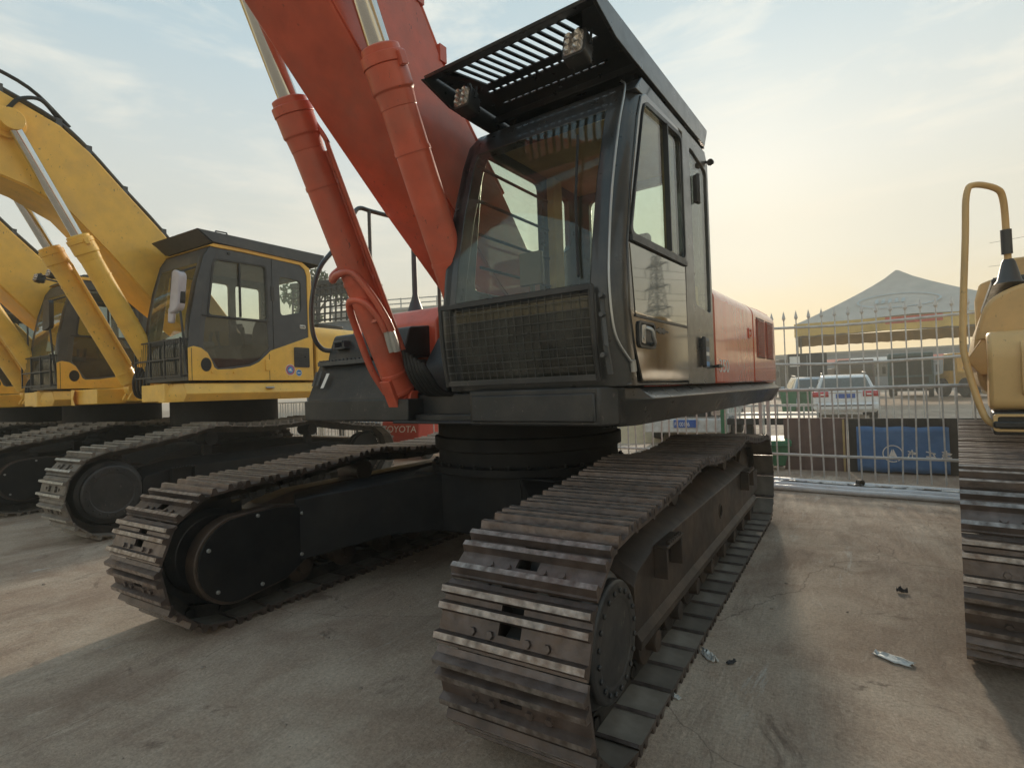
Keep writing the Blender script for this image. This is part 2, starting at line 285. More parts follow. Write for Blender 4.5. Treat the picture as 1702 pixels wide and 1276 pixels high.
# ------------------------------------------------------------------ the setting
def ground_material():
    m = bpy.data.materials.new('dusty concrete yard'); m.use_nodes = True; nt = m.node_tree; N = nt.nodes; L = nt.links; b = N['Principled BSDF']
    tc = N.new('ShaderNodeTexCoord'); V = tc.outputs['Object']
    def noise(sc, det=8, rough=.6, vec=V, dist=0.):
        n = N.new('ShaderNodeTexNoise'); n.inputs['Scale'].default_value = sc; n.inputs['Detail'].default_value = det; n.inputs['Roughness'].default_value = rough; n.inputs['Distortion'].default_value = dist
        L.new(vec, n.inputs['Vector']); return n.outputs['Fac']
    def rng(x, a, b_, c, d):
        r = N.new('ShaderNodeMapRange'); r.inputs[1].default_value = a; r.inputs[2].default_value = b_; r.inputs[3].default_value = c; r.inputs[4].default_value = d; L.new(x, r.inputs[0]); return r.outputs[0]
    def mix(f, a, c, mode='MIX'):
        k = N.new('ShaderNodeMixRGB'); k.blend_type = mode
        if isinstance(f, float): k.inputs[0].default_value = f
        else: L.new(f, k.inputs[0])
        for i, q in ((1,a),(2,c)):
            if isinstance(q, tuple): k.inputs[i].default_value = (*q, 1)
            else: L.new(q, k.inputs[i])
        return k.outputs[0]
    mp = N.new('ShaderNodeMapping'); mp.inputs['Rotation'].default_value = (0,0,radians(-10)); mp.inputs['Scale'].default_value = (3.2,.6,1); L.new(V, mp.inputs[0]); SV = mp.outputs[0]
    base = mix(rng(noise(.35,6), .3,.7,0,1), (.37,.265,.198), (.52,.395,.30))
    base = mix(rng(noise(1.6,10,.65,dist=.6), .42,.66,0,.8), base, (.65,.54,.43))
    base = mix(rng(noise(1.1,10,.7,SV,.8), .50,.70,0,.55), base, (.23,.158,.118))
    base = mix(rng(noise(4.5,10,.75,SV,.5), .57,.68,0,.5), base, (.70,.58,.47))
    base = mix(rng(noise(2.1,8,.7,dist=1.5), .60,.68,0,.65), base, (.14,.095,.072))
    base = mix(rng(noise(.55,12,.7,dist=.8), .50,.62,0,.55), base, (.29,.205,.15))
    base = mix(rng(noise(7,10,.8,dist=.6), .55,.68,0,.5), base, (.27,.195,.145))
    base = mix(rng(noise(.9,12,.8,SV,1.2), .60,.66,0,.7), base, (.64,.60,.54))
    base = mix(rng(noise(38,6,.7), .3,.7,.82,1.18), base, base) if False else base
    g = rng(noise(55,8,.8), .25,.75,.55,1.4); base = mix(1.0, base, g, 'MULTIPLY')
    cv = N.new('ShaderNodeTexVoronoi'); cv.feature = 'DISTANCE_TO_EDGE'; cv.inputs['Scale'].default_value = .33
    wv = N.new('ShaderNodeMixRGB'); wv.blend_type = 'ADD'; wv.inputs[0].default_value = .35; L.new(V, wv.inputs[1]); nw = N.new('ShaderNodeTexNoise'); nw.inputs['Scale'].default_value = 1.6; nw.inputs['Detail'].default_value = 8; L.new(V, nw.inputs['Vector']); L.new(nw.outputs['Color'], wv.inputs[2]); L.new(wv.outputs[0], cv.inputs['Vector'])
    crk = rng(cv.outputs['Distance'], .0003,.0014,.45,0); base = mix(crk, base, (.07,.05,.04))
    vo = N.new('ShaderNodeTexVoronoi'); vo.inputs['Scale'].default_value = 26; L.new(V, vo.inputs['Vector'])
    peb = rng(vo.outputs['Distance'], .06,.12,1,0)
    sel = rng(vo.outputs['Color'], .80,.83,0,1)
    pm = N.new('ShaderNodeMath'); pm.operation = 'MULTIPLY'; L.new(peb, pm.inputs[0]); L.new(sel, pm.inputs[1])
    base = mix(pm.outputs[0], base, (.36,.32,.27))
    L.new(base, b.inputs['Base Color']); L.new(rng(noise(3,8), .3,.7,.72,.98), b.inputs['Roughness']); b.inputs['Specular IOR Level'].default_value = .3
    h = N.new('ShaderNodeMath'); h.operation = 'ADD'; L.new(noise(9,10,.7,SV), h.inputs[0]); h2 = N.new('ShaderNodeMath'); h2.operation = 'MULTIPLY'; h2.inputs[1].default_value = .5; L.new(noise(60,8,.75), h2.inputs[0]); L.new(h2.outputs[0], h.inputs[1])
    h3 = N.new('ShaderNodeMath'); h3.operation = 'ADD'; L.new(h.outputs[0], h3.inputs[0]); L.new(pm.outputs[0], h3.inputs[1])
    bp = N.new('ShaderNodeBump'); bp.inputs['Strength'].default_value = .8; bp.inputs['Distance'].default_value = .03; L.new(h3.outputs[0], bp.inputs['Height']); L.new(bp.outputs[0], b.inputs['Normal'])
    return m
mb = MB(); mb.add([(-900,-900,0),(900,-900,0),(900,900,0),(-900,900,0)], [(0,1,2,3)])
tag(mb.build('ground', ground_material()), kind='structure')

# ------------------------------------------------------------------ crawler undercarriage
SHOES = {}
def shoe_mesh(pitch, width, kind, h=.030):
    key = (pitch, width, kind)
    if key in SHOES: return SHOES[key]
    b = MB(); W = width/2; p = pitch*.475; t0, t1 = .026, .040
    xs = [-W,-.105,-.045,.045,.105,W]; ys = [-p,-p*.30,p*.28,p]
    # plate as a grid with two mud windows near the middle
    def cell(i, j):
        n0 = len(b.f); b.box(xs[i],xs[i+1],ys[j],ys[j+1],t0,t1); b.mi[n0] = 3
    for i in range(5):
        for j in range(3):
            if kind == 'triple' and j >= 1 and i == 2: continue
            if kind == 'double' and j == 1 and i in (1,3): continue
            cell(i, j)
    def grouser(y, hh, wt=.011, wb=.020, lean=0):
        pr = [(y-wb,t1),(y+wb,t1),(y+wt+lean,t1+hh),(y-wt+lean,t1+hh)]
        vs = [(-W,*q) for q in pr]+[(W,*q) for q in pr]
        b.add(vs, [(0,1,5,4),(1,2,6,5),(3,0,4,7),(0,3,2,1),(4,5,6,7)], 0); b.add(vs, [(2,3,7,6)], 1)
    if kind == 'triple':
        for y in (-p*.72, -p*.02+p*.30-.0, p*.90-.005): grouser(y, h)
    else:
        for y in (-p*.62, p*.62): grouser(y, h+.006, .012, .020)
    # lip under the leading edge
    b.prism([(p,t1),(p+.022,t0-.004),(p+.012,t0-.014),(p-.01,t0)], -W, W, 0)
    for x in (-.15,.15,-.075,.075):
        for y in ((-p*.36,) if kind == 'triple' else (0,)):
            b.lathe([(.0,.012),(.014,.012),(.016,.0)], (x,y,t1), 'z', 6)
    # chain links below the plate
    for x in (-.095,.095):
        b.prism([(-p-.05,-.045),(p+.01,-.05),(p+.03,0),(p,t0),(-p,t0),(-p-.07,0)], x-.022, x+.022, 0, 2)
    b.cyl((-.12,-p-.02,-.012), (.12,-p-.02,-.012), .026, 12, 2)
    st, wn = (STEEL, WORN) if kind == 'triple' else (STEEL2, WORN2)
    SHOES[key] = b.mesh('track_shoe', [st, wn, GREASE, PLATEIN], 30); return SHOES[key]
def track_path(Lt, Rp, zc, n, lift=.10, sag=(.018,.055,.03), carriers=(-.72,.78)):
    h = Lt/2; pts = []
    for i in range(41): a = radians(270-180*i/40); pts.append((-h-0+Rp*cos(a), zc+Rp*sin(a)))     # front wheel, bottom -> top
    knots = [-h]+list(carriers)+[h]
    hs_ = (0, lift, lift, 0)
    for a, b_, s, l0, l1 in zip(knots, knots[1:], sag, hs_, hs_[1:]):
        for i in range(1, 13):
            t = i/12; pts.append((a+(b_-a)*t, zc+Rp+l0+(l1-l0)*t-4*s*t*(1-t)))
    for i in range(1, 41): a = radians(90-180*i/40); pts.append((h+Rp*cos(a), zc+Rp*sin(a)))
    pts.append(pts[0]); 
    seg = [math.dist(p, q) for p, q in zip(pts, pts[1:])]; T = sum(seg); out = []
    for k in range(n):
        d = (k+.35)*T/n; i = 0
        while d > seg[i]: d -= seg[i]; i += 1
        def at(dd):
            j = i; dd2 = dd
            while dd2 > seg[j]: dd2 -= seg[j]; j = (j+1) % len(seg)
            while dd2 < 0: j = (j-1) % len(seg); dd2 += seg[j]
            t = dd2/seg[j]; return (pts[j][0]+(pts[(j+1)%len(pts)][0]-pts[j][0])*t, pts[j][1]+(pts[(j+1)%len(pts)][1]-pts[j][1])*t)
        p = at(d); q0 = at(d-T/n*.45); q1 = at(d+T/n*.45); ty, tz = q1[0]-q0[0], q1[1]-q0[1]; l = math.hypot(ty, tz)
        out.append(((q0[0]+q1[0]+2*p[0])/4, (q0[1]+q1[1]+2*p[1])/4, ty/l, tz/l))
    return out, T/n
def crawler(root, side, gauge, width, Lt, R, kind, frame_mat, rough_frame, nsh, lift=.10):
    xc = side*gauge/2; Rp = R-.070; yf = -Lt/2; yr = Lt/2
    path, pitch = track_path(Lt, Rp, R, nsh, lift)
    # inner wheels first: track part = frame; shoes as its sub-parts
    f = MB(); s = side
    def X(a): return xc+s*a
    def pr(poly, y0, y1): f.prism([(X(a),z) for a,z in poly], y0, y1, 1)
    sec0 = [(-.20,.31),(-.20,.62),(-.10,.73),(.05,.735),(.205,.645),(.205,.33)]
    rows = []
    for y, dz in ((yf+.30,-.10),(yf+.34,-.05),(yf+.62,0),(yr-.75,0),(yr-.45,-.05)):
        rows.append([(X(a), y, z+(dz if z > .4 else 0)) for a, z in sec0])
    f.loft(rows, close=True)
    # roller guard rail along the lower outer edge
    f.prism([(X(.17),.295),(X(.225),.275),(X(.232),.315),(X(.205),.35)], yf+.30, yr-.35, 1)
    f.prism([(X(-.17),.295),(X(-.225),.275),(X(-.232),.315),(X(-.20),.35)], yf+.30, yr-.35, 1)
    zr = R+Rp+lift-.05-.085
    for y in (-.72,.78): f.cyl((X(-.12),y,zr), (X(.12),y,zr), .085, 20); f.box(min(X(-.03),X(.03)),max(X(-.03),X(.03)),y-.05,y+.05,.6,zr+.02)
    for k in range(8):
        y = yf+.62+k*(Lt-1.15)/7; f.lathe([(.05,-.2),(.05,-.15),(.115,-.14),(.115,-.08),(.09,-.07),(.09,.07),(.115,.08),(.115,.14),(.05,.15),(.05,.2)], (xc,y,.185), 'x', 20)
    # rear idler
    f.lathe([(.06,-.16),(.06,-.10),(.20,-.09),(.31,-.07),(.31,-.045),(.34,-.04),(.34,.04),(.31,.045),(.31,.07),(.20,.09),(.06,.10),(.06,.16)], (xc,yr,R), 'x', 36)
    f.box(min(X(-.2),X(.2)), max(X(-.2),X(.2)), yr-.5, yr-.05, R-.1, R+.1)
    if side > 0 or True:
        # step / lug brackets and inspection hole rim on the outside
        for y in (yf+.60, yr-1.0):
            f.box(min(X(.205),X(.27)), max(X(.205),X(.27)), y-.02, y+.0, .50,.64); f.box(min(X(.205),X(.27)), max(X(.205),X(.27)), y+.24, y+.26, .50,.64)
            f.box(min(X(.205),X(.275)), max(X(.205),X(.275)), y-.02, y+.26, .64,.655)
            for k in range(7): f.box(min(X(.255),X(.275)), max(X(.255),X(.275)), y+.015+k*.033, y+.027+k*.033, .655,.67)
        f.lathe([(.055,0),(.055,.006),(.04,.006),(.04,-.03)], (X(.205) if s > 0 else X(.205)-.006, .12, .50), 'x', 24)
    fr = f.build('crawler_track', frame_mat, root, .008)
    # final drive (outer face) and sprocket
    d = MB(); ys = yf
    teeth = []
    for k in range(44):
        a = 2*pi*k/44; r = (Rp-.05) if k % 2 else (Rp+.0); teeth.append((ys+r*cos(a), R+r*sin(a)))
    d.prism(teeth, xc-.035, xc+.035, 0)
    o = s
    prof = [(.23,-.10),(.27,-.06),(.27,.06),(.255,.10),(.255,.17),(.235,.19),(.225,.20),(.225,.225),(.215,.235),(.20,.238),(.165,.238),(.160,.232),(.0,.232)]
    kd = 1.0 if kind == 'triple' else 1.28
    d.lathe([(r*kd, a*o) for r, a in prof], (xc,ys,R), 'x', 48)
    for k in range(20):
        a = 2*pi*k/20+.1; d.lathe([(.0,.248*o),(.011,.248*o),(.012,.238*o)], (xc,ys+.185*kd*cos(a),R+.185*kd*sin(a)), 'x', 6)
    d.build('final_drive', BLACK, fr, .004)
    # inner motor guard, an oblong plate
    g = MB(); pts = []
    for i in range(17): a = radians(90+180*i/16); pts.append((ys+.02+.27*cos(a), R-.02+.27*sin(a)))
    pts += [(ys+.36,R-.25),(ys+.52,R-.16),(ys+.52,R+.22),(ys+.3,R+.26)]
    g.prism(pts, X(-.24), X(-.34), 0)
    g.build('motor_guard', RIM, fr, .006)
    g2 = MB(); cy = ys+.14; cz = R-.01; g2.prism([(cy+(p[0]-cy)*.95, cz+(p[1]-cz)*.94) for p in pts], X(-.34), X(-.352), 0)
    for p in ((ys-.17,R+.08),(ys-.12,R-.18),(ys+.15,R+.22),(ys+.48,R+.17),(ys+.47,R-.11),(ys+.17,R-.22)):
        g2.lathe([(0,-.012*s),(.012,-.012*s),(.013,0)], (X(-.352),p[0],p[1]), 'x', 8, 1)
    g2.build('guard_plate', [FRAMEBLK, SILVER], fr, .002)
    me = shoe_mesh(round(pitch,4), width, kind)
    for y, z, ty, tz in path:
        sh = bpy.data.objects.new('track_shoe', me); COL.objects.link(sh); sh.parent = fr
        sh.matrix_local = Matrix(((1,0,0,xc),(0,ty,-tz,y),(0,tz,ty,z),(0,0,0,1)))
    return fr
def carbody(root, gauge, m, ztop):
    b = MB(); g = gauge/2
    b.prism([(-.62,-.72),(.62,-.72),(.72,-.55),(.72,.55),(.62,.72),(-.62,.72),(-.72,.55),(-.72,-.55)], .36, .80, 2)
    for sx in (-1,1):
        for sy in (-1,1):   # four splayed legs, box section, dropping to the track frames
            p0 = Vector((sx*.45, sy*.50, .60)); p1 = Vector((sx*(g-.17), sy*1.45, .47))
            d = (p1-p0).normalized(); x = d.cross(Vector((0,0,1))).normalized(); rows = []
            for p, ww, zt, zb in ((p0,.42,.80,.36),(p0.lerp(p1,.45),.42,.77,.38),(p1,.40,.71,.28)):
                rows.append([(p.x-x.x*ww/2,p.y-x.y*ww/2,zb),(p.x+x.x*ww/2,p.y+x.y*ww/2,zb),(p.x+x.x*ww/2,p.y+x.y*ww/2,zt),(p.x-x.x*ww/2,p.y-x.y*ww/2,zt)])
            b.loft(rows, close=True)
    o = b.build('carbody', m, root, .012)
    r = MB(); r.lathe([(.60,.80),(.80,.80),(.80,.85),(.74,.86),(.74,.96),(.77,.97),(.77,1.06),(.74,1.07),(.74,ztop),(.60,ztop)], (0,0,0), 'z', 64)
    for k in range(36): a = 2*pi*k/36; r.lathe([(0,.888),(.014,.888),(.015,.86)], (.77*cos(a),.77*sin(a),-.012), 'z', 6)
    r.build('slew_ring', FRAMEBLK, o)
    return o
def boom_cylinder(root, phi, base, tip, head_t, rb, rr, m, side):
    base = Vector(base); tip = Vector(tip); d = (tip-base).normalized(); Lc = (tip-base).length; hp = base+d*head_t
    b = MB(); b.tube([base+d*.10, hp-d*.30], rb, 28)
    b.tube([base+d*.08,base+d*.12,base+d*.13], [rb*.8,rb*1.03,rb*1.03], 28); b.tube([base+d*.24,base+d*.27], rb*1.04, 28)
    x0_ = Vector((-side,0,0))
    # gland: stepped head
    b.tube([hp-d*.31, hp-d*.23, hp-d*.22, hp-d*.10], [rb*1.02, rb*1.08, rb*1.17, rb*1.17], 28)
    b.tube([hp-d*.10, hp-d*.045], rb*1.22, 28); b.tube([hp-d*.045, hp-d*.01, hp], [rb*1.06, rb*1.06, rb*.82], 28); b.bar(hp-d*.13+x0_*rb*1.15, hp-d*.06+x0_*rb*1.15, .05, .05)
    # base eye
    x = Vector((1,0,0)); b.cyl(base-x*.075, base+x*.075, rb*.95, 24)
    o = b.build('boom_cylinder', m, root, .004, phi)
    r = MB(); r.tube([hp-d*.02, tip-d*.05], rr, 28); r.build('piston_rod', CHROME, o)
    e = MB(); e.cyl(tip-x*.08, tip+x*.08, rr*1.9, 24); e.build('rod_eye', m, o, .004)
    # oil pipes along the barrel: one to the gland, one looped at the base
    y = d.cross(x).normalized(); fr = -y if y.y > 0 else y     # forward side
    q = MB()
    for off, h0, h1 in ((.35,.35,head_t-.17),(-.05,.30,head_t-.34)):
        c = x*side*rb*.80+(-fr)*rb*.62
        p = [base+d*h0+c*1.0+x*side*off*.1, base+d*(h0+.2)+c*1.06+x*side*off*.08, base+d*(h1-.25)+c*1.06+x*side*off*.08, base+d*(h1-.12)+c*1.10+x*side*off*.08, base+d*(h1)+c*1.0]
        q.tube(smooth_path(p, 5), .016, 10)
    for t in (.45,.75):
        cc = base+d*(head_t*t); q.tube([cc-d*.012, cc+d*.012], rb*1.05, 28)
        q.bar(cc+x*side*rb*.7-fr*rb*.5, cc+x*side*rb*1.0-fr*rb*.8, .03,.03)
    q.build('oil_pipe', m, o)
    return o
def rounded_rect(x0,x1,y0,y1,r,k=4): return fillet([(x0,y0),(x1,y0),(x1,y1),(x0,y1)], r, k)

def seat(root, phi, x0, x1, y, z, name='operator_seat'):
    b = MB(); xm = (x0+x1)/2
    b.prism(rounded_rect(y-.26,y+.22,z+.30,z+.44,.05), xm-.25, xm+.25, 0)
    b.prism([(y+.14,z+.42),(y+.26,z+.42),(y+.40,z+1.02),(y+.30,z+1.04),(y+.24,z+.9)], xm-.23, xm+.23, 0)
    b.prism(fillet([(y+.30,z+1.08),(y+.40,z+1.07),(y+.44,z+1.28),(y+.35,z+1.29)],.03), xm-.14, xm+.14, 0)
    b.box(xm-.2,xm+.2,y-.15,y+.2,z+.25,z+.3)
    o = b.build(name, SEATM, root, .03, phi)
    c = MB()
    for sx in (-1,1):
        c.prism(fillet([(y-.30,z+.35),(y+.2,z+.30),(y+.2,z+.58),(y-.18,z+.62),(y-.34,z+.56)],.04), xm+sx*.30-.06, xm+sx*.30+.06, 0)
        c.tube([(xm+sx*.30,y-.22,z+.58),(xm+sx*.30,y-.25,z+.72)], [.022,.012], 10); c.tube([(xm+sx*.30,y-.25,z+.70),(xm+sx*.30,y-.26,z+.83)], [.02,.028], 12)
    c.build('joystick_console', INTER, o, .01)
    t = MB()
    for sx in (-.09,.09):
        t.tube([(xm+sx,y-.62,z+.05),(xm+sx,y-.66,z+.45),(xm+sx*1.3,y-.60,z+.66)], .012, 8)
        t.cyl((xm+sx*1.3,y-.60,z+.63),(xm+sx*1.5,y-.585,z+.76), .02, 10)
        t.bar((xm+sx,y-.75,z+.10),(xm+sx,y-.55,z+.14), .09, .015)
    t.build('travel_lever', INTER, o)
    return o
def wire_mesh(b, x0, x1, z0, z1, nx, nz, yf, r):
    for i in range(nx+1):
        x = x0+(x1-x0)*i/nx; b.tube([(x,yf(z0+(z1-z0)*k/3),z0+(z1-z0)*k/3) for k in range(4)], r, 6)
    for j in range(nz+1):
        z = z0+(z1-z0)*j/nz; b.tube([(x0,yf(z)-r*1.6,z),(x1,yf(z)-r*1.6,z)], r, 6)
def interp(prof, z):
    for (y0,z0),(y1,z1) in zip(prof, prof[1:]):
        if z0 <= z <= z1: return y0+(y1-y0)*(z-z0)/(z1-z0)
    return prof[-1][0] if z > prof[-1][1] else prof[0][0]
def work_lamp(root, phi, c, w, d, tilt=-.25, fm=BLACK):
    "rectangular LED lamp facing -Y, slightly down"
    b = MB(); x, y, z = c
    b.prism(rounded_rect(-w/2,w/2,-w*.56,w*.56,.025), -.02, .05, 1); b.prism(rounded_rect(-w*.4,w*.4,-w*.45,w*.45,.02), .05, .08, 1)
    b.box(-.012,.012,.01,.03,w*.5,w*.5+d); b.tube([(-w*.56,.015,0),(-w*.56,.015,w*.62),(w*.56,.015,w*.62),(w*.56,.015,0)], .008, 6)
    for k in range(6): b.box(-w*.38,w*.38,.08,.095,-w*.4+k*w*.16,-w*.4+k*w*.16+.006)
    o = b.build('work_lamp', fm, root, .004, 0); o.rotation_euler = (tilt,0,phi); o.location = Matrix.Rotation(phi,3,'Z') @ Vector(c)
    l = MB(); l.prism(rounded_rect(-w*.42,w*.42,-w*.47,w*.47,.02), -.026, -.0205, 1)
    for i in (-1,0,1):
        for j in (-1,1):
            l.lathe([(.0,-.032),(w*.13,-.044),(w*.16,-.026)], (j*w*.2,0,i*w*.29), 'y', 12)
    l.build('lamp_lens', LAMP, o); return o

# ================================================================== the big orange excavator
def orange_excavator():
    root = empty('excavator', (0,0,0)); PH = -.056; PI2 = pi/2
    tag(root, 'orange and black crawler excavator in the foreground with slotted roof guard on its dark cab', 'excavator')
    for s in (-1,1): crawler(root, s, 2.588, .60, 4.012, .443, 'triple', RIM, RIM, 48)
    carbody(root, 2.588, FRAMEBLK, 1.20)
    def B(mb, name, m, bevel=0, parent=root, **k): return mb.build(name, m, parent, bevel, PH if parent is root else 0, **k)
    # slewing deck and its skirts
    d = MB(); d.box(-1.40,1.40,-.92,2.7,1.20,1.40); d.box(-.42,.62,-1.0,-.92,1.21,1.26); d.box(-.42,.40,-1.12,-.9,1.20,1.22)
    deck = B(d, 'slewing_deck', BLACK, .01)
    for x in (-.36,.27): d = MB(); d.prism([(-1.06,1.265),(-.93,1.265),(-.93,1.405),(.1,1.405),(.1,2.15),(-.3,2.05),(-.55,1.62)], x-.02, x+.02, 0); B(d, 'boom_bracket', ORANGE, .006)
    s = MB(); rows = []
    for y in (-1.37,-1.18,2.55,2.85):
        e = -.10 if y == -1.37 else 0; f = -.25 if y == 2.85 else 0
        rows.append([(1.40+f,y,1.215),(1.46+e+f,y,1.208),(1.545+e+f,y+(.06 if e else 0),1.345),(1.47+f,y,1.402),(1.40+f,y,1.405)])
    s.loft(rows, close=True); B(s, 'side_skirt', DARKGREY, .006)
    c = MB(); c.prism([(.58,-1.46),(1.38,-1.46),(1.44,-1.36),(1.40,-.92),(.58,-.92)], 1.222, 1.4125, 2)
    c.box(.60,1.36,-1.475,-1.455,1.24,1.385)
    B(c, 'cab_base', BLACK, .012)
    # ---- cab shell
    prof = [(-1.41,1.41),(-1.455,1.64),(-1.47,1.87),(-1.435,2.1),(-1.35,2.45),(-1.24,2.78),(-1.17,2.93),(-1.06,3.04)]
    X0, X1, YR, ZT = .42, 1.50, .17, 3.06
    cb = MB()
    sidepoly = prof+[(YR-.06,3.04),(YR,2.96),(YR,1.41)]
    w1 = fillet([(-1.24,2.02),(-.41,2.02),(-.41,2.91),(-1.10,2.91)],.05); w2 = fillet([(-.25,2.40),(.0,2.52),(.0,2.90),(-.25,2.91)],.04)
    cb.panel(sidepoly, [w1,w2], X0, X0+.05, 0)
    # right side: top rail, rear pillar with quarter window opening, sill
    cb.panel([(-.445,1.41),(YR,1.41),(YR,2.96),(YR-.06,3.04),(-1.06,3.04),(-1.16,2.94),(-.40,2.99)], [fillet([(-.23,1.93),(.12,1.90),(.13,2.90),(-.26,2.955)],.05)], X1-.06, X1, 0)
    cb.box(X1-.06,X1-.005,-1.36,-.445,1.41,1.425)
    # rear wall with window
    cb.panel([(X0+.05,1.41),(X1-.06,1.41),(X1-.06,3.04),(X0+.05,3.04)], [rounded_rect(.58,1.36,2.12,2.90,.06)], YR-.05, YR, 1)
    cb.box(X0+.05,X1-.06,-1.04,YR-.05,2.985,3.045); cb.box(X0+.05,X1-.06,-1.38,YR-.05,1.41,1.46)
    # front frame: header, sill, bottom strip, left post
    def sub(z0, z1):
        ps = [(interp(prof,z0),z0)]+[p for p in prof if z0 < p[1] < z1]+[(interp(prof,z1),z1)]; return ps
    cb.strip(sub(2.85,3.04), X0+.05, X1-.13, .05); cb.strip(sub(1.855,1.915), X0+.05, X1-.13, .05); cb.strip(sub(1.41,1.465), X0+.05, X1-.13, .05)
    cb.strip(sub(1.41,3.04), X0-.012, X0+.085, .09)
    # rounded right-hand corner post
    rows = []
    for y, z in prof:
        r = .115; a = [(X1-.145,y)]+[(X1-r+r*sin(t), y+r-r*cos(t)) for t in [PI2*k/6 for k in range(7)]]+[(X1,y+r+.03),(X1-.06,y+r+.03),(X1-.06,y+r),(X1-.145,y+.06)]
        rows.append([(p[0],p[1],z) for p in a])
    cb.loft(rows, close=True)
    cab = B(cb, 'cab_frame', DARKGREY, .006)
    # roof cap over the frame, rounded
    rc = MB(); rc.prism(fillet([(-1.03,3.046),(-.90,3.09),(YR-.1,3.09),(YR-.02,3.046)],.04), X0+.03, X1-.03, 0); B(rc, 'cab_roof', DARKGREY, .015, cab)
    # trim line down the corner post
    tl = MB(); tl.tube(smooth_path([(X1-.115,-1.06,3.06),(X1-.055,-1.16,2.96),(X1-.05,-1.27,2.72),(X1-.047,-1.385,2.38),(X1-.045,-1.445,2.1),(X1-.04,-1.475,1.88),(X1-.028,-1.455,1.66),(X1+.002,-1.37,1.54),(X1+.006,-1.33,1.52)],6), .006, 8)
    tl.tube([(X1+.006,-1.34,1.535),(X1+.006,-1.33,1.48)], .016, 10); B(tl, 'drain_hose', SILVER, 0, cab)
    # ---- glazing
    g = MB(); g.strip(sub(1.915,2.85), X0+.085, X1-.145, .006); B(g, 'windshield', GLASSW)
    g = MB(); g.strip(sub(1.465,1.855), X0+.085, X1-.145, .006); B(g, 'lower_windshield', GLASSD)
    g = MB(); g.prism(w1, X0+.022, X0+.028, 0); g.prism(w2, X0+.022, X0+.028, 0); B(g, 'side_window', GLASS)
    g = MB(); g.panel(rounded_rect(.58,1.36,2.12,2.90,.06), [], YR-.028, YR-.022, 1); B(g, 'rear_window', GLASS)
    g = MB(); g.prism([(-.23,1.93),(.12,1.90),(.13,2.90),(-.26,2.955)], X1-.02, X1-.012, 0); B(g, 'quarter_window', GLASS)
    wb = MB()
    for z in (2.775,2.565,2.36,2.16): wb.tube([(X0+.085,-1.22,z),(X0+.085,-.38,z)], .010, 8)
    B(wb, 'window_bar', BLACK)
    # wiper
    wp = MB(); wp.tube([(1.30,-1.475,1.95),(1.26,-1.40,2.35),(1.235,-1.30,2.72)], .008, 6); B(wp, 'windshield_wiper', RUBBER)
    # ---- door
    dr = MB(); up_w = fillet([(-1.30,2.165),(-.46,2.18),(-.46,2.93),(-1.075,2.89)],.05); lp = [(-1.285,1.765),(-1.325,2.105),(-.475,2.125),(-.475,1.768)]
    out_ = [(-1.215,1.43),(-1.30,1.60),(-1.345,1.78),(-1.345,2.1),(-1.27,2.42),(-1.15,2.80),(-1.09,2.93),(-1.03,2.965),(-.5,2.985),(-.452,2.95),(-.452,1.43)]
    dr.panel(out_, [up_w], X1-.035, X1+.006, 0)
    door = B(dr, 'cab_door', DOORGLOSS, .006)
    p = MB(); p.prism(lp, X1+.0065, X1+.0095, 0); B(p, 'door_panel', DOORPANE, 0, door)
    fr = MB(); fr.panel(fillet([(-1.325,2.145),(-.445,2.16),(-.445,2.955),(-1.06,2.915)],.05), [up_w], X1+.003, X1+.014, 0)
    fr.bar((X1+.012,-1.32,2.135),(X1+.012,-.455,2.15), .02, .03); fr.bar((X1+.002,-.72,2.18),(X1+.002,-.72,2.92), .012, .03)
    fr.bar((X1+.009,-1.29,1.757),(X1+.009,-.47,1.760), .006, .012); B(fr, 'door_window_frame', BLACK, .003, door)
    g = MB(); g.prism(up_w, X1-.012, X1-.006, 0); B(g, 'door_window', GLASS, 0, door)
    h = MB(); h.panel(rounded_rect(-1.265,-1.03,1.60,1.735,.035), [rounded_rect(-1.25,-1.045,1.612,1.723,.03)], X1+.006, X1+.016, 0)
    h.prism(rounded_rect(-1.25,-1.045,1.612,1.723,.03), X1+.0063, X1+.0075, 0)
    B(h, 'handle_recess', BLACK, .002, door)
    h = MB(); h.prism(fillet([(-1.235,1.625),(-1.185,1.62),(-1.17,1.72),(-1.225,1.715)],.012), X1+.0076, X1+.016, 0)
    h.tube(smooth_path([(X1+.008,-1.155,1.705),(X1+.034,-1.14,1.69),(X1+.036,-1.125,1.655),(X1+.032,-1.10,1.628),(X1+.008,-1.08,1.622)],5), .011, 10)
    h.lathe([(.0,.02),(.010,.02),(.010,.006)], (X1+.0,-1.205,1.65), 'x', 14); B(h, 'door_handle', SILVER, 0, door)
    e = MB()   # small winged emblem on the door, an ornament of overlapping bars
    for y, wz in ((-1.0,.008),(-.97,.02),(-.945,.034),(-.92,.02),(-.89,.03),(-.86,.012),(-.83,.008)): e.box(X1+.0062,X1+.009,y-.017,y+.017,1.705-wz/2,1.705+wz/2)
    B(e, 'door_emblem', BLACK, 0, door)
    for z in (1.62,2.70): hg = MB(); hg.box(X1-.01,X1+.02,-.175,-.13,z-.09,z+.09); hg.cyl((X1+.018,-.152,z-.1),(X1+.018,-.152,z+.1), .014, 10); B(hg, 'door_hinge', BLACK, .004)
    st = MB(); st.prism(rounded_rect(-.07,.03,1.52,1.72,.01), X1+.001, X1+.003, 0); B(st, 'warning_decal', SLATE, 0, cab)
    for z0, z1, m in ((1.53,1.56,STICKB),(1.60,1.625,WHITETXT),(1.66,1.70,CABGREY)):
        st = MB(); st.prism(rounded_rect(-.06,.02,z0,z1,.006), X1+.0031, X1+.0045, 0); B(st, 'decal_block', m, 0, cab)
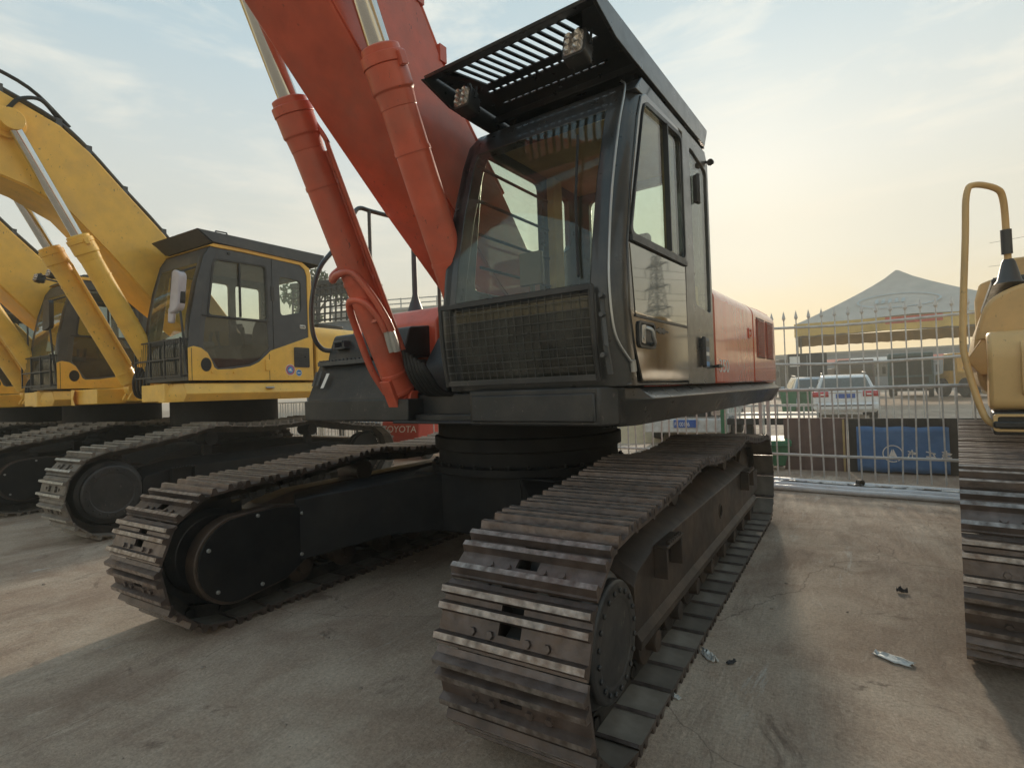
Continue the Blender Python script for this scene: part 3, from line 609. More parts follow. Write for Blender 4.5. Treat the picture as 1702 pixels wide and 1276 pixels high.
    k = MB(); k.lathe([(0,.05),(.012,.05),(.014,.03),(.010,.02),(.010,0)], (X1,.135,1.53), 'x', 12); k.bar((X1+.04,.08,1.53),(X1+.04,.2,1.53), .018,.016); B(k, 'door_catch', BLACK)
    ant = MB(); ant.tube([(X1,.12,2.97),(X1+.03,.15,2.97)], .010, 8); ant.tube([(X1+.03,.13,2.965),(X1+.03,.17,2.975),(X1+.03,.20,2.98)], [.024,.018,.004], 10); B(ant, 'side_marker', BLACK)
    # ---- front stone guard
    yf = lambda z: interp(prof, z)-.045
    fg = MB()
    for z in (1.455,1.885): fg.bar((X0+.0,yf(z),z),(X1-.11,yf(z),z), .018,.028)
    for x in (X0+.012,X1-.115): fg.tube([(x,yf(1.44+k*.09),1.44+k*.09) for k in range(6)], .014, 8)
    for x in (X0+.1,X1-.2):
        for z in (1.46,1.88): fg.bar((x,yf(z),z),(x,yf(z)+.06,z), .02,.02)
    gd = B(fg, 'stone_guard', BLACK, .002)
    wm = MB(); wire_mesh(wm, X0+.03, X1-.13, 1.47, 1.875, 19, 9, yf, .0022); B(wm, 'guard_wire_mesh', DARKGREY, 0, gd)
    br = MB(); br.bar((X1-.085,-1.475,1.84),(X1-.06,-1.49,1.60), .022,.012); br.bar((X1-.06,-1.49,1.60),(X1-.055,-1.46,1.47), .025,.012)
    for z in (1.84,1.75,1.56): br.lathe([(0,-1.51),(.012,-1.51),(.013,-1.48)], (X1-.072,0,z), 'y', 8)
    B(br, 'guard_bracket', CABGREY)
    # ---- roof guard
    rg = MB(); x0, x1 = .43, 1.50; zt = 3.20
    slots = []
    n = 13
    for i in range(n):
        xa = .575+i*.0565
        slots.append([(xa,-1.495),(xa+.036,-1.495),(xa+.104,-1.275),(xa+.068,-1.275)])
    for i in range(14):
        xa = .60+i*.05; slots.append([(xa,-1.215),(xa+.032,-1.215),(xa+.032,-1.190),(xa,-1.190)]); slots.append([(xa,-1.055),(xa+.036,-1.055),(xa+.036,-1.040),(xa,-1.040)])
    rg.panel([(x0+.03,-1.50),(x1-.03,-1.50),(x1-.03,.17),(x0+.03,.17)], slots, zt, zt+.012, 2)
    rg.prism([(-1.60,3.158),(-1.50,zt),(-1.50,zt+.012),(-1.61,3.172)], x0+.02, x1-.02, 0)
    for x in (x0,x1-.018): rg.prism([(-1.615,3.155),(-1.50,3.222),(.19,3.222),(.19,3.20),(.12,3.085),(-1.16,3.085),(-1.38,3.09)], x, x+.018, 0)
    rg.box(x0+.02,x1-.02,.165,.185,3.09,3.215)
    for x in (.55,1.36):
        for y in (-.85,.05): rg.box(x-.03,x+.03,y-.03,y+.03,3.095,zt)
    for y in (-.93,-.5,-.1): rg.box(x0+.02,x1-.02,y-.015,y+.015,zt-.04,zt)
    guard = B(rg, 'roof_guard', DARKGREY, .003)
    work_lamp(root, PH, (1.335,-1.485,3.055), .125, .06); work_lamp(root, PH, (.60,-1.44,3.06), .115, .06)
    # ---- interior
    seat(root, PH, .62, 1.36, -.42, 1.22)
    i = MB(); i.prism(fillet([(-1.38,1.47),(-1.40,1.86),(-1.30,1.95),(-1.20,1.9),(-1.22,1.47)],.03), .52, .72, 0); i.box(.86,1.0,-1.33,-1.30,1.98,2.16); i.tube([(.93,-1.3,1.5),(.93,-1.31,2.02)], .014, 8)
    B(i, 'monitor_panel', INTER, .01)
    i = MB(); i.panel([(X0+.08,.115),(X1-.06,.115),(X1-.06,-1.0),(X0+.08,-1.0)], [], 2.95, 2.98, 2)
    i.box(.50,.56,-.40,-.27,1.9,2.95); i.box(1.36,1.42,-.40,-.30,2.15,2.95); i.box(.48,1.42,.02,.115,1.46,2.10); B(i, 'interior_trim', INTERLT, .01)
    # ---- engine hood and body behind the cab
    eh = MB(); arc = [(1.20+.30*sin(t), 2.02+.165*cos(t)) for t in [PI2*k/10 for k in range(11)]][::-1]
    sec = [(.45,1.41),(1.50,1.41)]+arc+[(.45,2.185)]
    eh.prism(sec, .20, 1.50, 1); hood = B(eh, 'engine_hood', HOODRED, .012)
    eh2 = MB(); sec2 = [(.45,1.41),(1.502,1.41)]+[(a+.002,z) for a,z in arc]+[(.45,2.18)]
    eh2.prism(sec2, 1.512, 2.60, 1); B(eh2, 'engine_door', HOODRED, .015)
    tb = MB(); tb.box(.55,1.2,.5,1.0,2.18,2.24); B(tb, 'hood_cover', BLACK, .02)
    for y0, y1 in ((1.66,2.02),(2.12,2.48)):
        lv = MB(); n = 18
        for k in range(n):
            z = 1.645+k*(.36/n); lv.prism([(1.503,z),(1.517,z+.004),(1.503,z+.017)], y0, y1, 1)
        B(lv, 'cooling_louver', HOODRED, 0, hood)
        lv = MB(); lv.box(1.5025,1.5045,y0-.01,y1+.01,1.635,2.015); B(lv, 'louver_backing', MAROON, 0, hood)
    lt = MB(); lt.panel(rounded_rect(1.30,1.42,1.80,1.89,.02), [rounded_rect(1.32,1.40,1.815,1.875,.015)], 1.50, 1.508, 0); lt.box(1.50,1.506,1.33,1.39,1.83,1.86); B(lt, 'hood_latch', HOODRED, 0, hood)
    text('350', .135, 'model_number', WHITETXT, hood, (1.5015,.27,1.492), (PI2,0,PI2), .0008, (1.5,1))
    cw = MB(); pts = [(1.40,2.62),(1.42,2.9),(1.30,3.25),(.9,3.42),(0,3.47),(-.9,3.42),(-1.30,3.25),(-1.42,2.9),(-1.40,2.62)]
    rows = [[(x*k, 2.62+(y-2.62)*k2, z) for x,y in pts] for z,k,k2 in ((1.25,.93,.85),(1.32,1,.97),(2.0,1,1),(2.16,.98,.97),(2.24,.9,.85))]
    cw.loft(rows, close=True); B(cw, 'counterweight', ORANGE, .01)
    # ---- right-hand side: tank housing, tool box with steps, boom foot
    t = MB(); t.prism(fillet([(-.62,1.41),(-.62,1.98),(-.50,2.12),(1.2,2.2),(1.2,1.41)],.04), -1.45, -.42, 0); t.box(-1.2,-.6,1.25,2.6,1.41,2.2)
    tank = B(t, 'tank_housing', ORANGE, .02)
    f = MB(); f.lathe([(.05,2.12),(.07,2.13),(.07,2.17),(.05,2.19),(0,2.19)], (-.9,-.1,0), 'z', 20); B(f, 'filler_cap', BLACK, .004, tank)
    pp = MB(); pp.lathe([(.085,2.13),(.07,2.16),(.035,2.26),(.025,2.30),(.022,2.85),(0,2.85)], (-.98,-.28,0), 'z', 16); B(pp, 'rail_post', CABGREY, 0, tank)
    bx = MB(); bx.prism(fillet([(-1.02,1.212),(-1.06,1.38),(-.93,1.68),(-.62,1.68),(-.62,1.212)],.02), -1.50, -.52, 0)
    bx.prism(fillet([(-.905,1.70),(-.895,1.76),(-.83,1.93),(-.60,1.955),(-.60,1.70)],.03), -1.42, -.50, 0)
    bx.box(-1.52,-.30,-1.075,-.9,1.215,1.375)
    box_ = B(bx, 'step_toolbox', BLACK, .012)
    sp = MB(); sp.box(-1.45,-.86,-.985,-.86,1.665,1.70)
    for k in range(12): sp.box(-1.44+k*.048,-1.415+k*.048,-.98,-.87,1.70,1.712)
    sp.box(-1.30,-1.16,-.93,-.87,1.80,1.815); sp.tube([(-1.30,-.93,1.86),(-1.18,-.93,1.86)], .01, 8); sp.box(-1.31,-1.29,-.93,-.86,1.80,1.87); sp.box(-1.19,-1.17,-.93,-.86,1.80,1.87)
    for x in (-1.46,-1.40): sp.prism([(-1.04,1.50),(-1.045,1.50),(-1.0,1.62),(-.995,1.62)], x, x+.03, 0)
    B(sp, 'step_tread', CABGREY, .002, box_)
    dc = MB(); dc.add([(-1.33,-1.052,1.42+.06),(-1.29,-1.052,1.42+.06),(-1.27,-1.003,1.60),(-1.31,-1.003,1.60)], [(0,1,2,3)]); B(dc, 'box_decal', WHITETXT, 0, box_)
    hr = MB(); hr.tube(smooth_path([(-1.40,-.84,1.80),(-1.46,-.93,1.82),(-1.48,-1.0,1.95),(-1.47,-1.01,2.22),(-1.45,-.94,2.50),(-1.43,-.78,2.72),(-1.42,-.60,3.02),(-1.42,-.52,3.12),(-1.40,-.40,3.12),(-1.38,-.22,3.12),(-1.36,.1,3.13),(-1.36,.4,3.12),(-1.36,.46,3.05),(-1.36,.46,2.1)],6), .020, 10)
    hr.tube([(-1.40,-.42,3.12),(-1.40,-.42,2.1)], .017, 10); B(hr, 'handrail', DARKGREY)
    # hose cover and rubber sheets in front of the boom foot
    cv = MB(); cv.prism(fillet([(-.86,1.40),(-.80,1.62),(-.62,1.86),(-.3,1.9),(-.3,1.40)],.04), -.40, .40, 0)
    cv.prism([(-.92,1.40),(-.80,1.86),(-.76,1.86),(-.86,1.40)], .05, .44, 0)
    B(cv, 'boom_foot_cover', BLACK, .02)
    hs = MB()
    for k in range(6):
        x = -.28+k*.035; hs.tube(smooth_path([(x-.02,-1.10,1.72-.02*k),(x+.01,-1.08,1.55),(x+.04,-.98,1.42),(x+.12,-.86,1.40),(x+.2,-.7,1.42)],5), .019, 8)
    for k in range(3):
        x = .1+k*.08; hs.tube(smooth_path([(x+.25,-.95,1.9-.05*k),(x+.05,-1.0,1.62),(x-.1,-.98,1.45),(x-.2,-.8,1.40)],5), .017, 8)
    B(hs, 'hydraulic_hose', RUBBER)
    # ---- boom
    bot = [(-.18,1.86),(-.34,1.92),(-.675,2.16),(-1.235,2.64),(-1.749,3.11),(-2.226,3.58),(-2.75,4.0),(-3.5,4.38),(-4.6,4.62),(-6.0,4.62)]
    top = [(-6.0,5.02),(-4.6,5.30),(-3.7,5.42),(-2.9,5.34),(-2.25,4.86),(-1.75,4.28),(-1.41,3.80),(-1.217,3.53),(-1.04,3.29),(-.826,3.07),(-.553,2.81),(-.209,2.42),(-.02,2.18)]
    foot = [(.06,2.06),(.06,1.92),(-.05,1.84)]
    bp = bot+top+foot
    bm_ = MB(); bm_.prism(bp, -.29, .24, 0)
    for x in (-.302,.24): bm_.prism(bp, x, x+.012, 0) if False else None
    boom = B(bm_, 'boom', ORANGE, .012)
    sd_ = MB()
    def off(k):
        c = [(y,z) for y,z in bp]; return c
    for x in (.2405,-.3025):
        # side plates stand a little beyond the lower and upper plates
        o_ = []
        nB = len(bp)
        for i_, p_ in enumerate(bp):
            a_ = Vector(bp[i_-1]); c_ = Vector(bp[(i_+1)%nB]); t_ = (c_-a_).normalized(); o_.append((p_[0]+t_.y*.018, p_[1]-t_.x*.018))
        sd_.prism(o_, x, x+.012, 0)
    B(sd_, 'boom_side_plate', ORANGE, .003, boom)
    for y_, z_, r_ in ((-2.62,4.78,.15),(-.06,2.0,.12)): bs = MB(); bs.cyl((-.35,y_,z_),(.30,y_,z_), r_, 32); B(bs, 'pin_boss', ORANGE, .004, boom)
    bpipe = MB()
    for dx, dz in ((.215,.05),(.165,.06),(-.2,.05)):
        pth = [(dx,y,z+dz) for y,z in top[1:-2]]; bpipe.tube(smooth_path(pth,3), .02, 8)
    for y, z in top[2:-3]: bpipe.box(.13,.262,y-.03,y+.03,z-.02,z+.085); bpipe.box(-.26,-.15,y-.03,y+.03,z-.02,z+.085)
    B(bpipe, 'boom_pipe', ORANGE, 0, boom)
    B(MB().bar((.2535,-1.98,4.03),(.2535,-1.53,4.20), .004,.03), 'weld_seam', ORANGE, 0, boom)
    b0 = (-.45,-.95,1.33); tp = (-.45,-2.60,4.82)
    cl = boom_cylinder(root, PH, b0, tp, 2.12, .100, .062, ORANGE, 1)
    cr = boom_cylinder(root, PH, (.37,-.95,1.33), (.37,-2.60,4.82), 2.12, .100, .062, ORANGE, -1)
    # looped pipes and hose ends at the base of the visible cylinder
    lp_ = MB()
    lp_.tube(smooth_path([(-.56,-1.04,1.42),(-.60,-1.14,1.60),(-.60,-1.25,1.85),(-.55,-1.36,2.03),(-.45,-1.39,2.06),(-.36,-1.36,2.02),(-.31,-1.30,1.92),(-.30,-1.26,1.84)],6), .026, 12)
    B(lp_, 'cylinder_pipe', ORANGE); lp_ = MB()
    lp_.tube(smooth_path([(-.55,-1.33,2.35),(-.60,-1.44,2.25),(-.58,-1.47,2.20),(-.48,-1.50,2.22),(-.38,-1.46,2.22),(-.30,-1.38,2.08),(-.255,-1.30,1.93),(-.25,-1.25,1.84)],6), .024, 12)
    lp_.bar((-.5,-1.30,1.90),(-.24,-1.29,1.93), .03,.02)
    B(lp_, 'cylinder_pipe', ORANGE); lp_ = MB()
    lp_.tube(smooth_path([(.30,-.93,2.05),(.22,-1.0,2.12),(.16,-1.05,2.06),(.18,-1.08,1.95),(.30,-1.12,1.85)],5), .028, 12)
    B(lp_, 'cylinder_pipe', ORANGE)
    hc = MB()
    for x in (-.30,-.25): hc.tube([(x,-1.255,1.84),(x+.005,-1.23,1.76),(x+.01,-1.215,1.70)], [.022,.026,.024], 6)
    B(hc, 'hose_coupling', SILVER)
    bk = MB()
    for x in (-.54,-.36): bk.prism(fillet([(-1.02,1.25),(-.86,1.24),(-.84,1.42),(-1.0,1.44)],.05), x-.015, x+.015, 0)
    bk.prism([(-1.16,1.50),(-1.10,1.52),(-.98,1.26),(-1.04,1.24)], -.50, -.40, 0)
    B(bk, 'cylinder_bracket', ORANGE, .006)
    return root
orange_excavator()

# ================================================================== yellow excavators
def right_side(root, Y, B):
    t = MB(); t.prism(fillet([(-1.50,1.38),(-1.53,1.70),(-1.46,1.97),(-1.30,2.06),(-.45,2.08),(-.45,1.38)],.10), -1.28, 1.15, 1); tank = B(t, 'fuel_tank', Y, .025)
    t = MB(); t.prism(fillet([(-1.60,1.20),(-1.62,1.55),(-1.52,1.66),(-1.285,1.66),(-1.285,1.20)],.06), -1.47, -.50, 0); tool = B(t, 'toolbox', Y, .02)
    t = MB(); t.prism(fillet([(-1.635,1.30),(-1.64,1.55),(-1.60,1.60),(-1.60,1.28)],.02), -1.33, -.62, 0); B(t, 'toolbox_lid', Y, .01, tool)
    t = MB(); t.box(-1.30,-1.22,-1.655,-1.64,1.33,1.37); B(t, 'lid_latch', SILVER, .004, tool)
    t = MB(); t.box(-1.46,-.55,-1.62,-1.30,1.06,1.19); t.box(-1.46,-1.30,-1.66,-1.62,1.10,1.14); B(t, 'step_box', BLACK, .01)
    t = MB(); t.panel(rounded_rect(-1.46,-1.20,1.08,1.18,.02), [rounded_rect(-1.44,-1.22,1.095,1.165,.015)], -1.645, -1.625, 1); B(t, 'step_frame', Y, .003)
    t = MB(); t.box(-1.42,-.6,-1.1,1.0,2.08,2.12)
    for k in range(14): t.box(-1.41,-.61,-1.05+k*.14,-1.02+k*.14,2.12,2.135)
    B(t, 'tread_plate', CABGREY, .004, tank)
    rl = MB(); rl.tube(smooth_path([(-1.34,-1.20,2.08),(-1.345,-1.22,2.35),(-1.355,-1.25,2.56),(-1.39,-1.30,2.62),(-1.49,-1.40,2.64),(-1.53,-1.44,2.58),(-1.545,-1.46,2.3),(-1.575,-1.50,1.75),(-1.565,-1.52,1.55),(-1.50,-1.56,1.25),(-1.44,-1.56,1.17)],6), .0185, 12); rail_ = B(rl, 'handrail', Y)
    rb = MB(); rb.lathe([(.075,2.07),(.06,2.09),(.035,2.20),(.025,2.22),(0,2.22)], (-1.34,-1.20,0), 'z', 14); rb.tube([(-1.345,-1.218,2.25),(-1.347,-1.232,2.40)], .028, 12); sk_ = B(rb, 'rail_socket', CABGREY)
    for o_ in (tank, sk_): o_.location.z = -.10
    rail_.location.z = -.07
def yellow_excavator(loc, ang, label, visor=True, Y=YELLOW, boom_on=True, right_detail=False, cab_on=True, stick=False, shoe='double', lift=.19):
    root = empty('excavator', loc, ang); PI2 = pi/2; PH = 0
    tag(root, label, 'excavator', 'yellow excavators parked in the row')
    Lt, R, gauge, uy = 3.7, .478, 2.64, -.33
    for s in (-1,1): crawler(root, s, gauge, .60, Lt, R, shoe, FRAMEBLK, FRAMEBLK, 46, lift).location.y = uy
    carbody(root, gauge, FRAMEBLK, 1.44)
    def B(mb, name, m, bevel=0, parent=root, **k): return mb.build(name, m, parent, bevel, 0, **k)
    d = MB(); d.box(-1.36,1.36,-1.1,3.0,1.44,1.64); B(d, 'slewing_deck', Y, .012)
    for sx in (-1,1):
        s = MB(); rows = []
        for y, e in ((-1.52,-.34),(-1.40,0),(3.0,0)):
            rows.append([(sx*(1.36+e*.2),y,1.41),(sx*(1.50+e),y,1.405),(sx*(1.565+e),y,1.50),(sx*(1.49+e),y,1.625),(sx*(1.36+e*.2),y,1.63)])
        s.loft(rows, close=True); s.box(min(sx*.62,sx*1.36),max(sx*.62,sx*1.36),-1.46,-1.1,1.415,1.625); B(s, 'side_skirt', Y, .008)
    gr = MB(); gr.box(1.53,1.56,-.35,-.25,1.55,1.575); gr.tube([(1.555,-.36,1.56),(1.575,-.30,1.56),(1.555,-.24,1.56)], .01, 8); B(gr, 'skirt_handle', SILVER)
    X0, X1, YR, ZT = .45, 1.50, .43, 3.36
    prof = [(-1.33,1.66),(-1.34,2.06),(-1.30,2.45),(-1.22,2.85),(-1.12,3.20),(-1.04,3.33)]
    if cab_on:
        cb = MB()
        side = prof+[(YR-.08,3.34),(YR,3.26),(YR,1.66)]
        dw = fillet([(-1.08,2.475),(-.985,3.17),(-.29,3.20),(-.28,2.475)],.05); rw = fillet([(-.08,3.10),(.275,3.09),(.272,2.64),(-.065,2.56)],.06)
        lw = fillet([(-1.155,2.07),(-1.115,2.445),(-.285,2.445),(-.265,2.09),(-.42,1.93),(-.56,1.865),(-.98,1.81),(-1.06,1.94)],.03)
        cb.panel(side, [dw,rw,lw], X1-.05, X1, 0); cb.panel(side, [fillet([(-1.15,2.2),(-.2,2.2),(-.2,3.1),(-1.02,3.1)],.05),fillet([(-.1,2.4),(.3,2.4),(.3,3.1),(-.1,3.1)],.05)], X0, X0+.05, 0)
        cb.panel([(X0+.05,1.66),(X1-.05,1.66),(X1-.05,3.34),(X0+.05,3.34)], [rounded_rect(.6,1.38,2.4,3.15,.06)], YR-.05, YR, 1)
        cb.box(X0+.05,X1-.05,-1.04,YR-.05,3.27,3.33); cb.box(X0+.05,X1-.05,-1.28,YR-.05,1.66,1.72)
        def sub(z0, z1): return [(interp(prof,z0),z0)]+[p for p in prof if z0 < p[1] < z1]+[(interp(prof,z1),z1)]
        for z0, z1 in ((3.12,3.33),(2.12,2.18),(1.66,1.74)): cb.strip(sub(z0,z1), X0+.05, X1-.11, .05)
        cb.strip(sub(1.66,3.33), X0-.008, X0+.08, .09); cb.strip(sub(1.66,3.33), X1-.11, X1+.006, .12)
        cab = B(cb, 'cab_frame', CABGREY, .006)
        tr = MB()   # yellow roof edge, rear post and lower sweep
        tr.prism([(-1.06,3.335),(-1.0,3.375),(-.6,3.385),(.30,3.37),(.42,3.30),(.445,3.2),(.445,1.66),(.375,1.66),(.375,3.18),(.345,3.27),(.26,3.325),(-.6,3.338),(-.98,3.33)], X1-.03, X1+.012, 0)
        tr.prism([(-1.06,3.335),(-1.0,3.375),(-.6,3.385),(.30,3.37),(.42,3.30),(.445,3.2),(.436,3.2),(.41,3.29),(.29,3.345)], X0-.01, X1-.031, 0)
        B(tr, 'cab_trim', Y, .006)
        sw = MB(); sw.prism(fillet([(-1.335,1.66),(-1.335,2.055),(-1.20,2.058),(-1.08,1.95)],.05)[:0]+[(-1.345,1.66),(-1.345,2.05),(-1.28,2.075),(-1.19,2.058),(-1.11,2.0),(-1.06,1.90),(-1.03,1.82),(-.99,1.795),(-.8,1.805),(-.55,1.845),(-.42,1.905),(-.31,2.0),(-.24,2.065),(.0,2.15),(.40,2.295),(.40,1.66)], X1+.001, X1+.014, 0)
        swp = B(sw, 'door_sweep_panel', Y, .004)
        q = MB(); q.box(X1+.0142,X1+.0152,-.275,-.268,1.66,2.02); q.box(X1+.0142,X1+.0152,-1.31,-1.303,1.66,2.05); B(q, 'panel_gap', BLACK, 0, swp)
        q = MB(); q.box(X1+.014,X1+.03,-.34,-.27,1.79,1.94); B(q, 'hinge_cover', Y, .01, swp)
        q = MB(); q.prism([(-1.134+.066*cos(2*pi*k/24),1.854+.085*sin(2*pi*k/24)) for k in range(24)], X1+.0142, X1+.02, 0); B(q, 'speaker_port', RUBBER, .003, swp)
        q = MB()
        for y in (-1.06,-.78): q.lathe([(0,.03),(.015,.03),(.017,.014)], (X1,y,1.765), 'x', 10)
        B(q, 'panel_bolt', Y, 0, swp)
        q = MB(); q.prism(rounded_rect(.116,.374,1.844,2.129,.02), X1+.0142, X1+.024, 0)
        for k in range(9): q.bar((X1+.024,.135,1.87+k*.027),(X1+.024,.355,1.885+k*.027), .012,.008)
        q.cyl((X1+.02,.30,2.0),(X1+.035,.30,2.0), .012, 8); B(q, 'air_vent', BLACK, .003, swp)
        if stick:
            q = MB(); q.lathe([(0,.0165),(.078,.0165),(.078,.0145)], (X1,.05,1.806), 'x', 28); st = B(q, 'round_sticker', WHITETXT, 0, swp)
            q = MB(); q.lathe([(.050,.0175),(.070,.0175),(.070,.016),(.050,.016)], (X1,.05,1.806), 'x', 28)
            q.lathe([(0,.0178),(.048,.0178),(.048,.016)], (X1,.05,1.806), 'x', 28, 1)
            q.box(X1+.0178,X1+.0183,.035,.065,1.80,1.825,2); q.bar((X1+.018,.02,1.80),(X1+.018,.08,1.79), .012,.001, (1,0,0), 2)
            B(q, 'sticker_badge', [STICKR,STICKB,WHITETXT], 0, swp)
            q = MB(); q.lathe([(0,.0165),(.050,.0165),(.050,.0145)], (X1,.191,1.765), 'x', 28, 0); q.lathe([(0,.0175),(.043,.0175),(.043,.016)], (X1,.191,1.765), 'x', 28, 1); q.box(X1+.0176,X1+.018,.165,.217,1.759,1.771,0)
            B(q, 'blue_sticker', [WHITETXT,STICKB], 0, swp)
        g = MB(); g.prism(dw, X1-.02, X1-.014, 0); B(g, 'door_window', GLASS)
        g = MB(); g.prism(lw, X1-.012, X1-.004, 0); B(g, 'lower_door_glass', GLASSD)
        g = MB(); g.prism(rw, X1-.02, X1-.014, 0); B(g, 'rear_side_window', GLASS)
        g = MB(); g.strip(sub(2.18,3.12), X0+.08, X1-.11, .006); B(g, 'windshield', GLASS)
        g = MB(); g.strip(sub(1.74,2.12), X0+.08, X1-.11, .006); B(g, 'lower_windshield', GLASSD)
        fr = MB(); fr.panel(fillet([(-1.105,2.455),(-1.01,3.195),(-.265,3.225),(-.258,2.455)],.06), [dw], X1, X1+.008, 0); fr.bar((X1-.004,-.66,2.48),(X1-.004,-.66,3.18), .02,.03); fr.bar((X1+.006,-1.16,2.46),(X1+.006,-.25,2.46), .014,.02)
        fr.box(X1+.001,X1+.012,-.215,-.165,2.75,2.95); fr.box(X1+.001,X1+.006,-.195,-.185,1.67,3.34); fr.cyl((X1,-.80,3.285),(X1+.012,-.80,3.285), .022, 12)
        B(fr, 'door_frame_trim', BLACK, .003)
        h = MB(); h.prism(rounded_rect(.235,.335,2.405,2.46,.02), X1+.001, X1+.006, 0); h.tube([(X1+.005,.25,2.43),(X1+.02,.285,2.44),(X1+.005,.32,2.43)], .010, 8); B(h, 'door_handle', SILVER)
        sg = MB()
        for z in (1.72,1.93,2.16): sg.bar((X0-.1,-1.40,z),(X1-.05,-1.40,z), .018,.018)
        for x in (X0-.1,X0+.28,X1-.42,X1-.05): sg.bar((x,-1.40,1.70),(x,-1.40,2.18), .02,.02)
        sg.bar((X1-.05,-1.40,2.16),(X1-.02,-1.30,2.16), .02,.02); sg.bar((X1-.05,-1.40,1.72),(X1-.02,-1.30,1.72), .02,.02)
        guard = B(sg, 'stone_guard', BLACK, .003)
        wm = MB()
        for k in range(22): x = X0-.08+k*.048; wm.tube([(x,-1.395,1.72),(x,-1.395,2.16)], .003, 5)
        B(wm, 'guard_wire_mesh', BLACK, 0, guard)
        mr = MB(); mr.prism(fillet([(1.30,2.52),(1.56,2.56),(1.57,2.96),(1.36,2.99)],.06), -1.44, -1.38, 1); mr.tube([(1.46,-1.40,2.55),(1.48,-1.38,2.2),(1.47,-1.33,1.75)], .014, 8); mr.tube([(1.46,-1.40,2.95),(1.46,-1.2,3.05)], .012, 8)
        mo = B(mr, 'wing_mirror', BLACK, .01)
        if visor:
            wr = MB(); wr.prism(fillet([(1.31,2.45),(1.53,2.50),(1.60,2.93),(1.42,2.99)],.07), -1.46, -1.37, 1); wr.prism([(1.24,2.36),(1.36,2.35),(1.42,2.56),(1.26,2.54)], -1.44, -1.40, 1); B(wr, 'mirror_wrapping', LAV, .02, mo)
        seat(root, 0, .62, 1.36, -.25, 1.55)
        it = MB(); it.box(X0+.06,X1-.06,.30,.37,1.73,2.38); it.box(.55,.80,-1.2,-.9,1.72,2.2); it.box(X0+.06,X1-.06,-.95,.36,3.20,3.25); B(it, 'interior_trim', INTER, .02)
        pa = MB(); pa.add([(.6,-1.15,2.24),(1.1,-1.15,2.20),(1.2,-.95,2.42),(.75,-.9,2.38)], [(0,1,2,3)]); pa.box(.55,1.3,-1.2,-.9,2.10,2.16); B(pa, 'dashboard_cover', WHITETXT, .005)
        if visor:
            v = MB()
            for x in (X0-.03,X1+.03): v.prism([(-1.20,3.51),(.68,3.535),(.64,3.37),(-1.02,3.385)], x-.008, x+.008, 0)
            v.prism([(-1.21,3.512),(-1.035,3.375),(-1.02,3.38),(-1.195,3.51)], X0-.02, X1+.02, 0); v.box(X0-.02,X1+.02,-1.20,.66,3.505,3.517); v.box(X0-.02,X1+.02,.655,.67,3.38,3.51)
            v.tube([(1.40,-.92,3.51),(1.40,-.90,3.57),(1.40,-.76,3.575),(1.40,-.74,3.515)], .012, 8); v.tube([(1.40,-.42,3.51),(1.40,-.40,3.55),(1.40,-.34,3.55),(1.40,-.33,3.515)], .009, 8)
            B(v, 'roof_guard', CABGREY, .004)
        else:
            v = MB(); v.prism(fillet([(-1.08,3.34),(-.98,3.42),(.3,3.43),(.42,3.36)],.05), X0-.02, X1+.0, 0); rf = B(v, 'cab_roof', CABGREY, .02)
            lb = MB(); lb.tube([(X1-.2,-1.0,3.42),(X1-.25,-1.25,3.44),(X0+.2,-1.25,3.44),(X0+.15,-1.0,3.42)], .014, 8); B(lb, 'lamp_bracket', BLACK, 0, rf)
            work_lamp(root, 0, (X0+.25,-1.29,3.42), .12, .03); work_lamp(root, 0, (X1-.30,-1.29,3.42), .12, .03)
    # engine hood and counterweight
    e = MB(); e.prism(fillet([(.45,1.64),(1.50,1.64),(1.50,2.36),(1.38,2.47),(.45,2.50)],.06), .52, 2.75, 1); e.box(-1.2,.44,1.2,2.75,1.64,2.5); B(e, 'engine_hood', Y, .02)
    pp = MB(); pp.cyl((.9,1.9,2.48),(.9,1.9,2.95), .07, 16); B(pp, 'exhaust_pipe', BLACK, .01); hc_ = MB(); hc_.box(.5,1.2,.8,1.3,2.48,2.55); B(hc_, 'hood_cover', BLACK, .01)
    cw = MB(); pts = [(1.42,2.77),(1.42,3.0),(1.25,3.35),(.8,3.55),(0,3.6),(-.8,3.55),(-1.25,3.35),(-1.42,3.0),(-1.42,2.77)]
    cw.loft([[(x*k,2.77+(y-2.77)*k2,z) for x,y in pts] for z,k,k2 in ((1.40,.95,.85),(1.48,1,1),(2.3,1,1),(2.48,.97,.95),(2.52,.9,.85))], close=True); B(cw, 'counterweight', Y, .02)
    # right-hand tank, tool box, rail
    if not right_detail:
        t = MB(); t.box(-1.45,-.45,-.1,1.15,1.64,2.05); t.box(-1.45,-.45,-.7,-.1,1.64,1.75); B(t, 'fuel_tank', Y, .03)
    else: right_side(root, Y, B)
    if boom_on:
        bot = [(-.05,1.98),(-.35,2.12),(-1.18,2.80),(-1.65,3.32),(-2.05,3.73),(-2.45,3.92),(-3.0,4.06),(-4.0,4.22),(-6.2,4.15)]
        top = [(-6.2,4.55),(-4.4,5.02),(-3.3,5.10),(-2.66,4.94),(-2.12,4.76),(-1.82,4.54),(-1.43,4.15),(-.966,3.70),(-.45,3.1),(.0,2.55),(.2,2.3),(.25,2.12),(.12,1.96)]
        bp = bot+top
        b = MB(); b.prism(bp, -.285, .285, 0); boom = B(b, 'boom', Y, .012)
        sp = MB(); n = len(bp)
        o_ = []
        for i, p in enumerate(bp):
            a_ = Vector(bp[i-1]); c_ = Vector(bp[(i+1)%n]); t_ = (c_-a_).normalized(); o_.append((p[0]+t_.y*.018, p[1]-t_.x*.018))
        for x in (.286,-.298): sp.prism(o_, x, x+.012, 0)
        B(sp, 'boom_side_plate', Y, .003, boom)
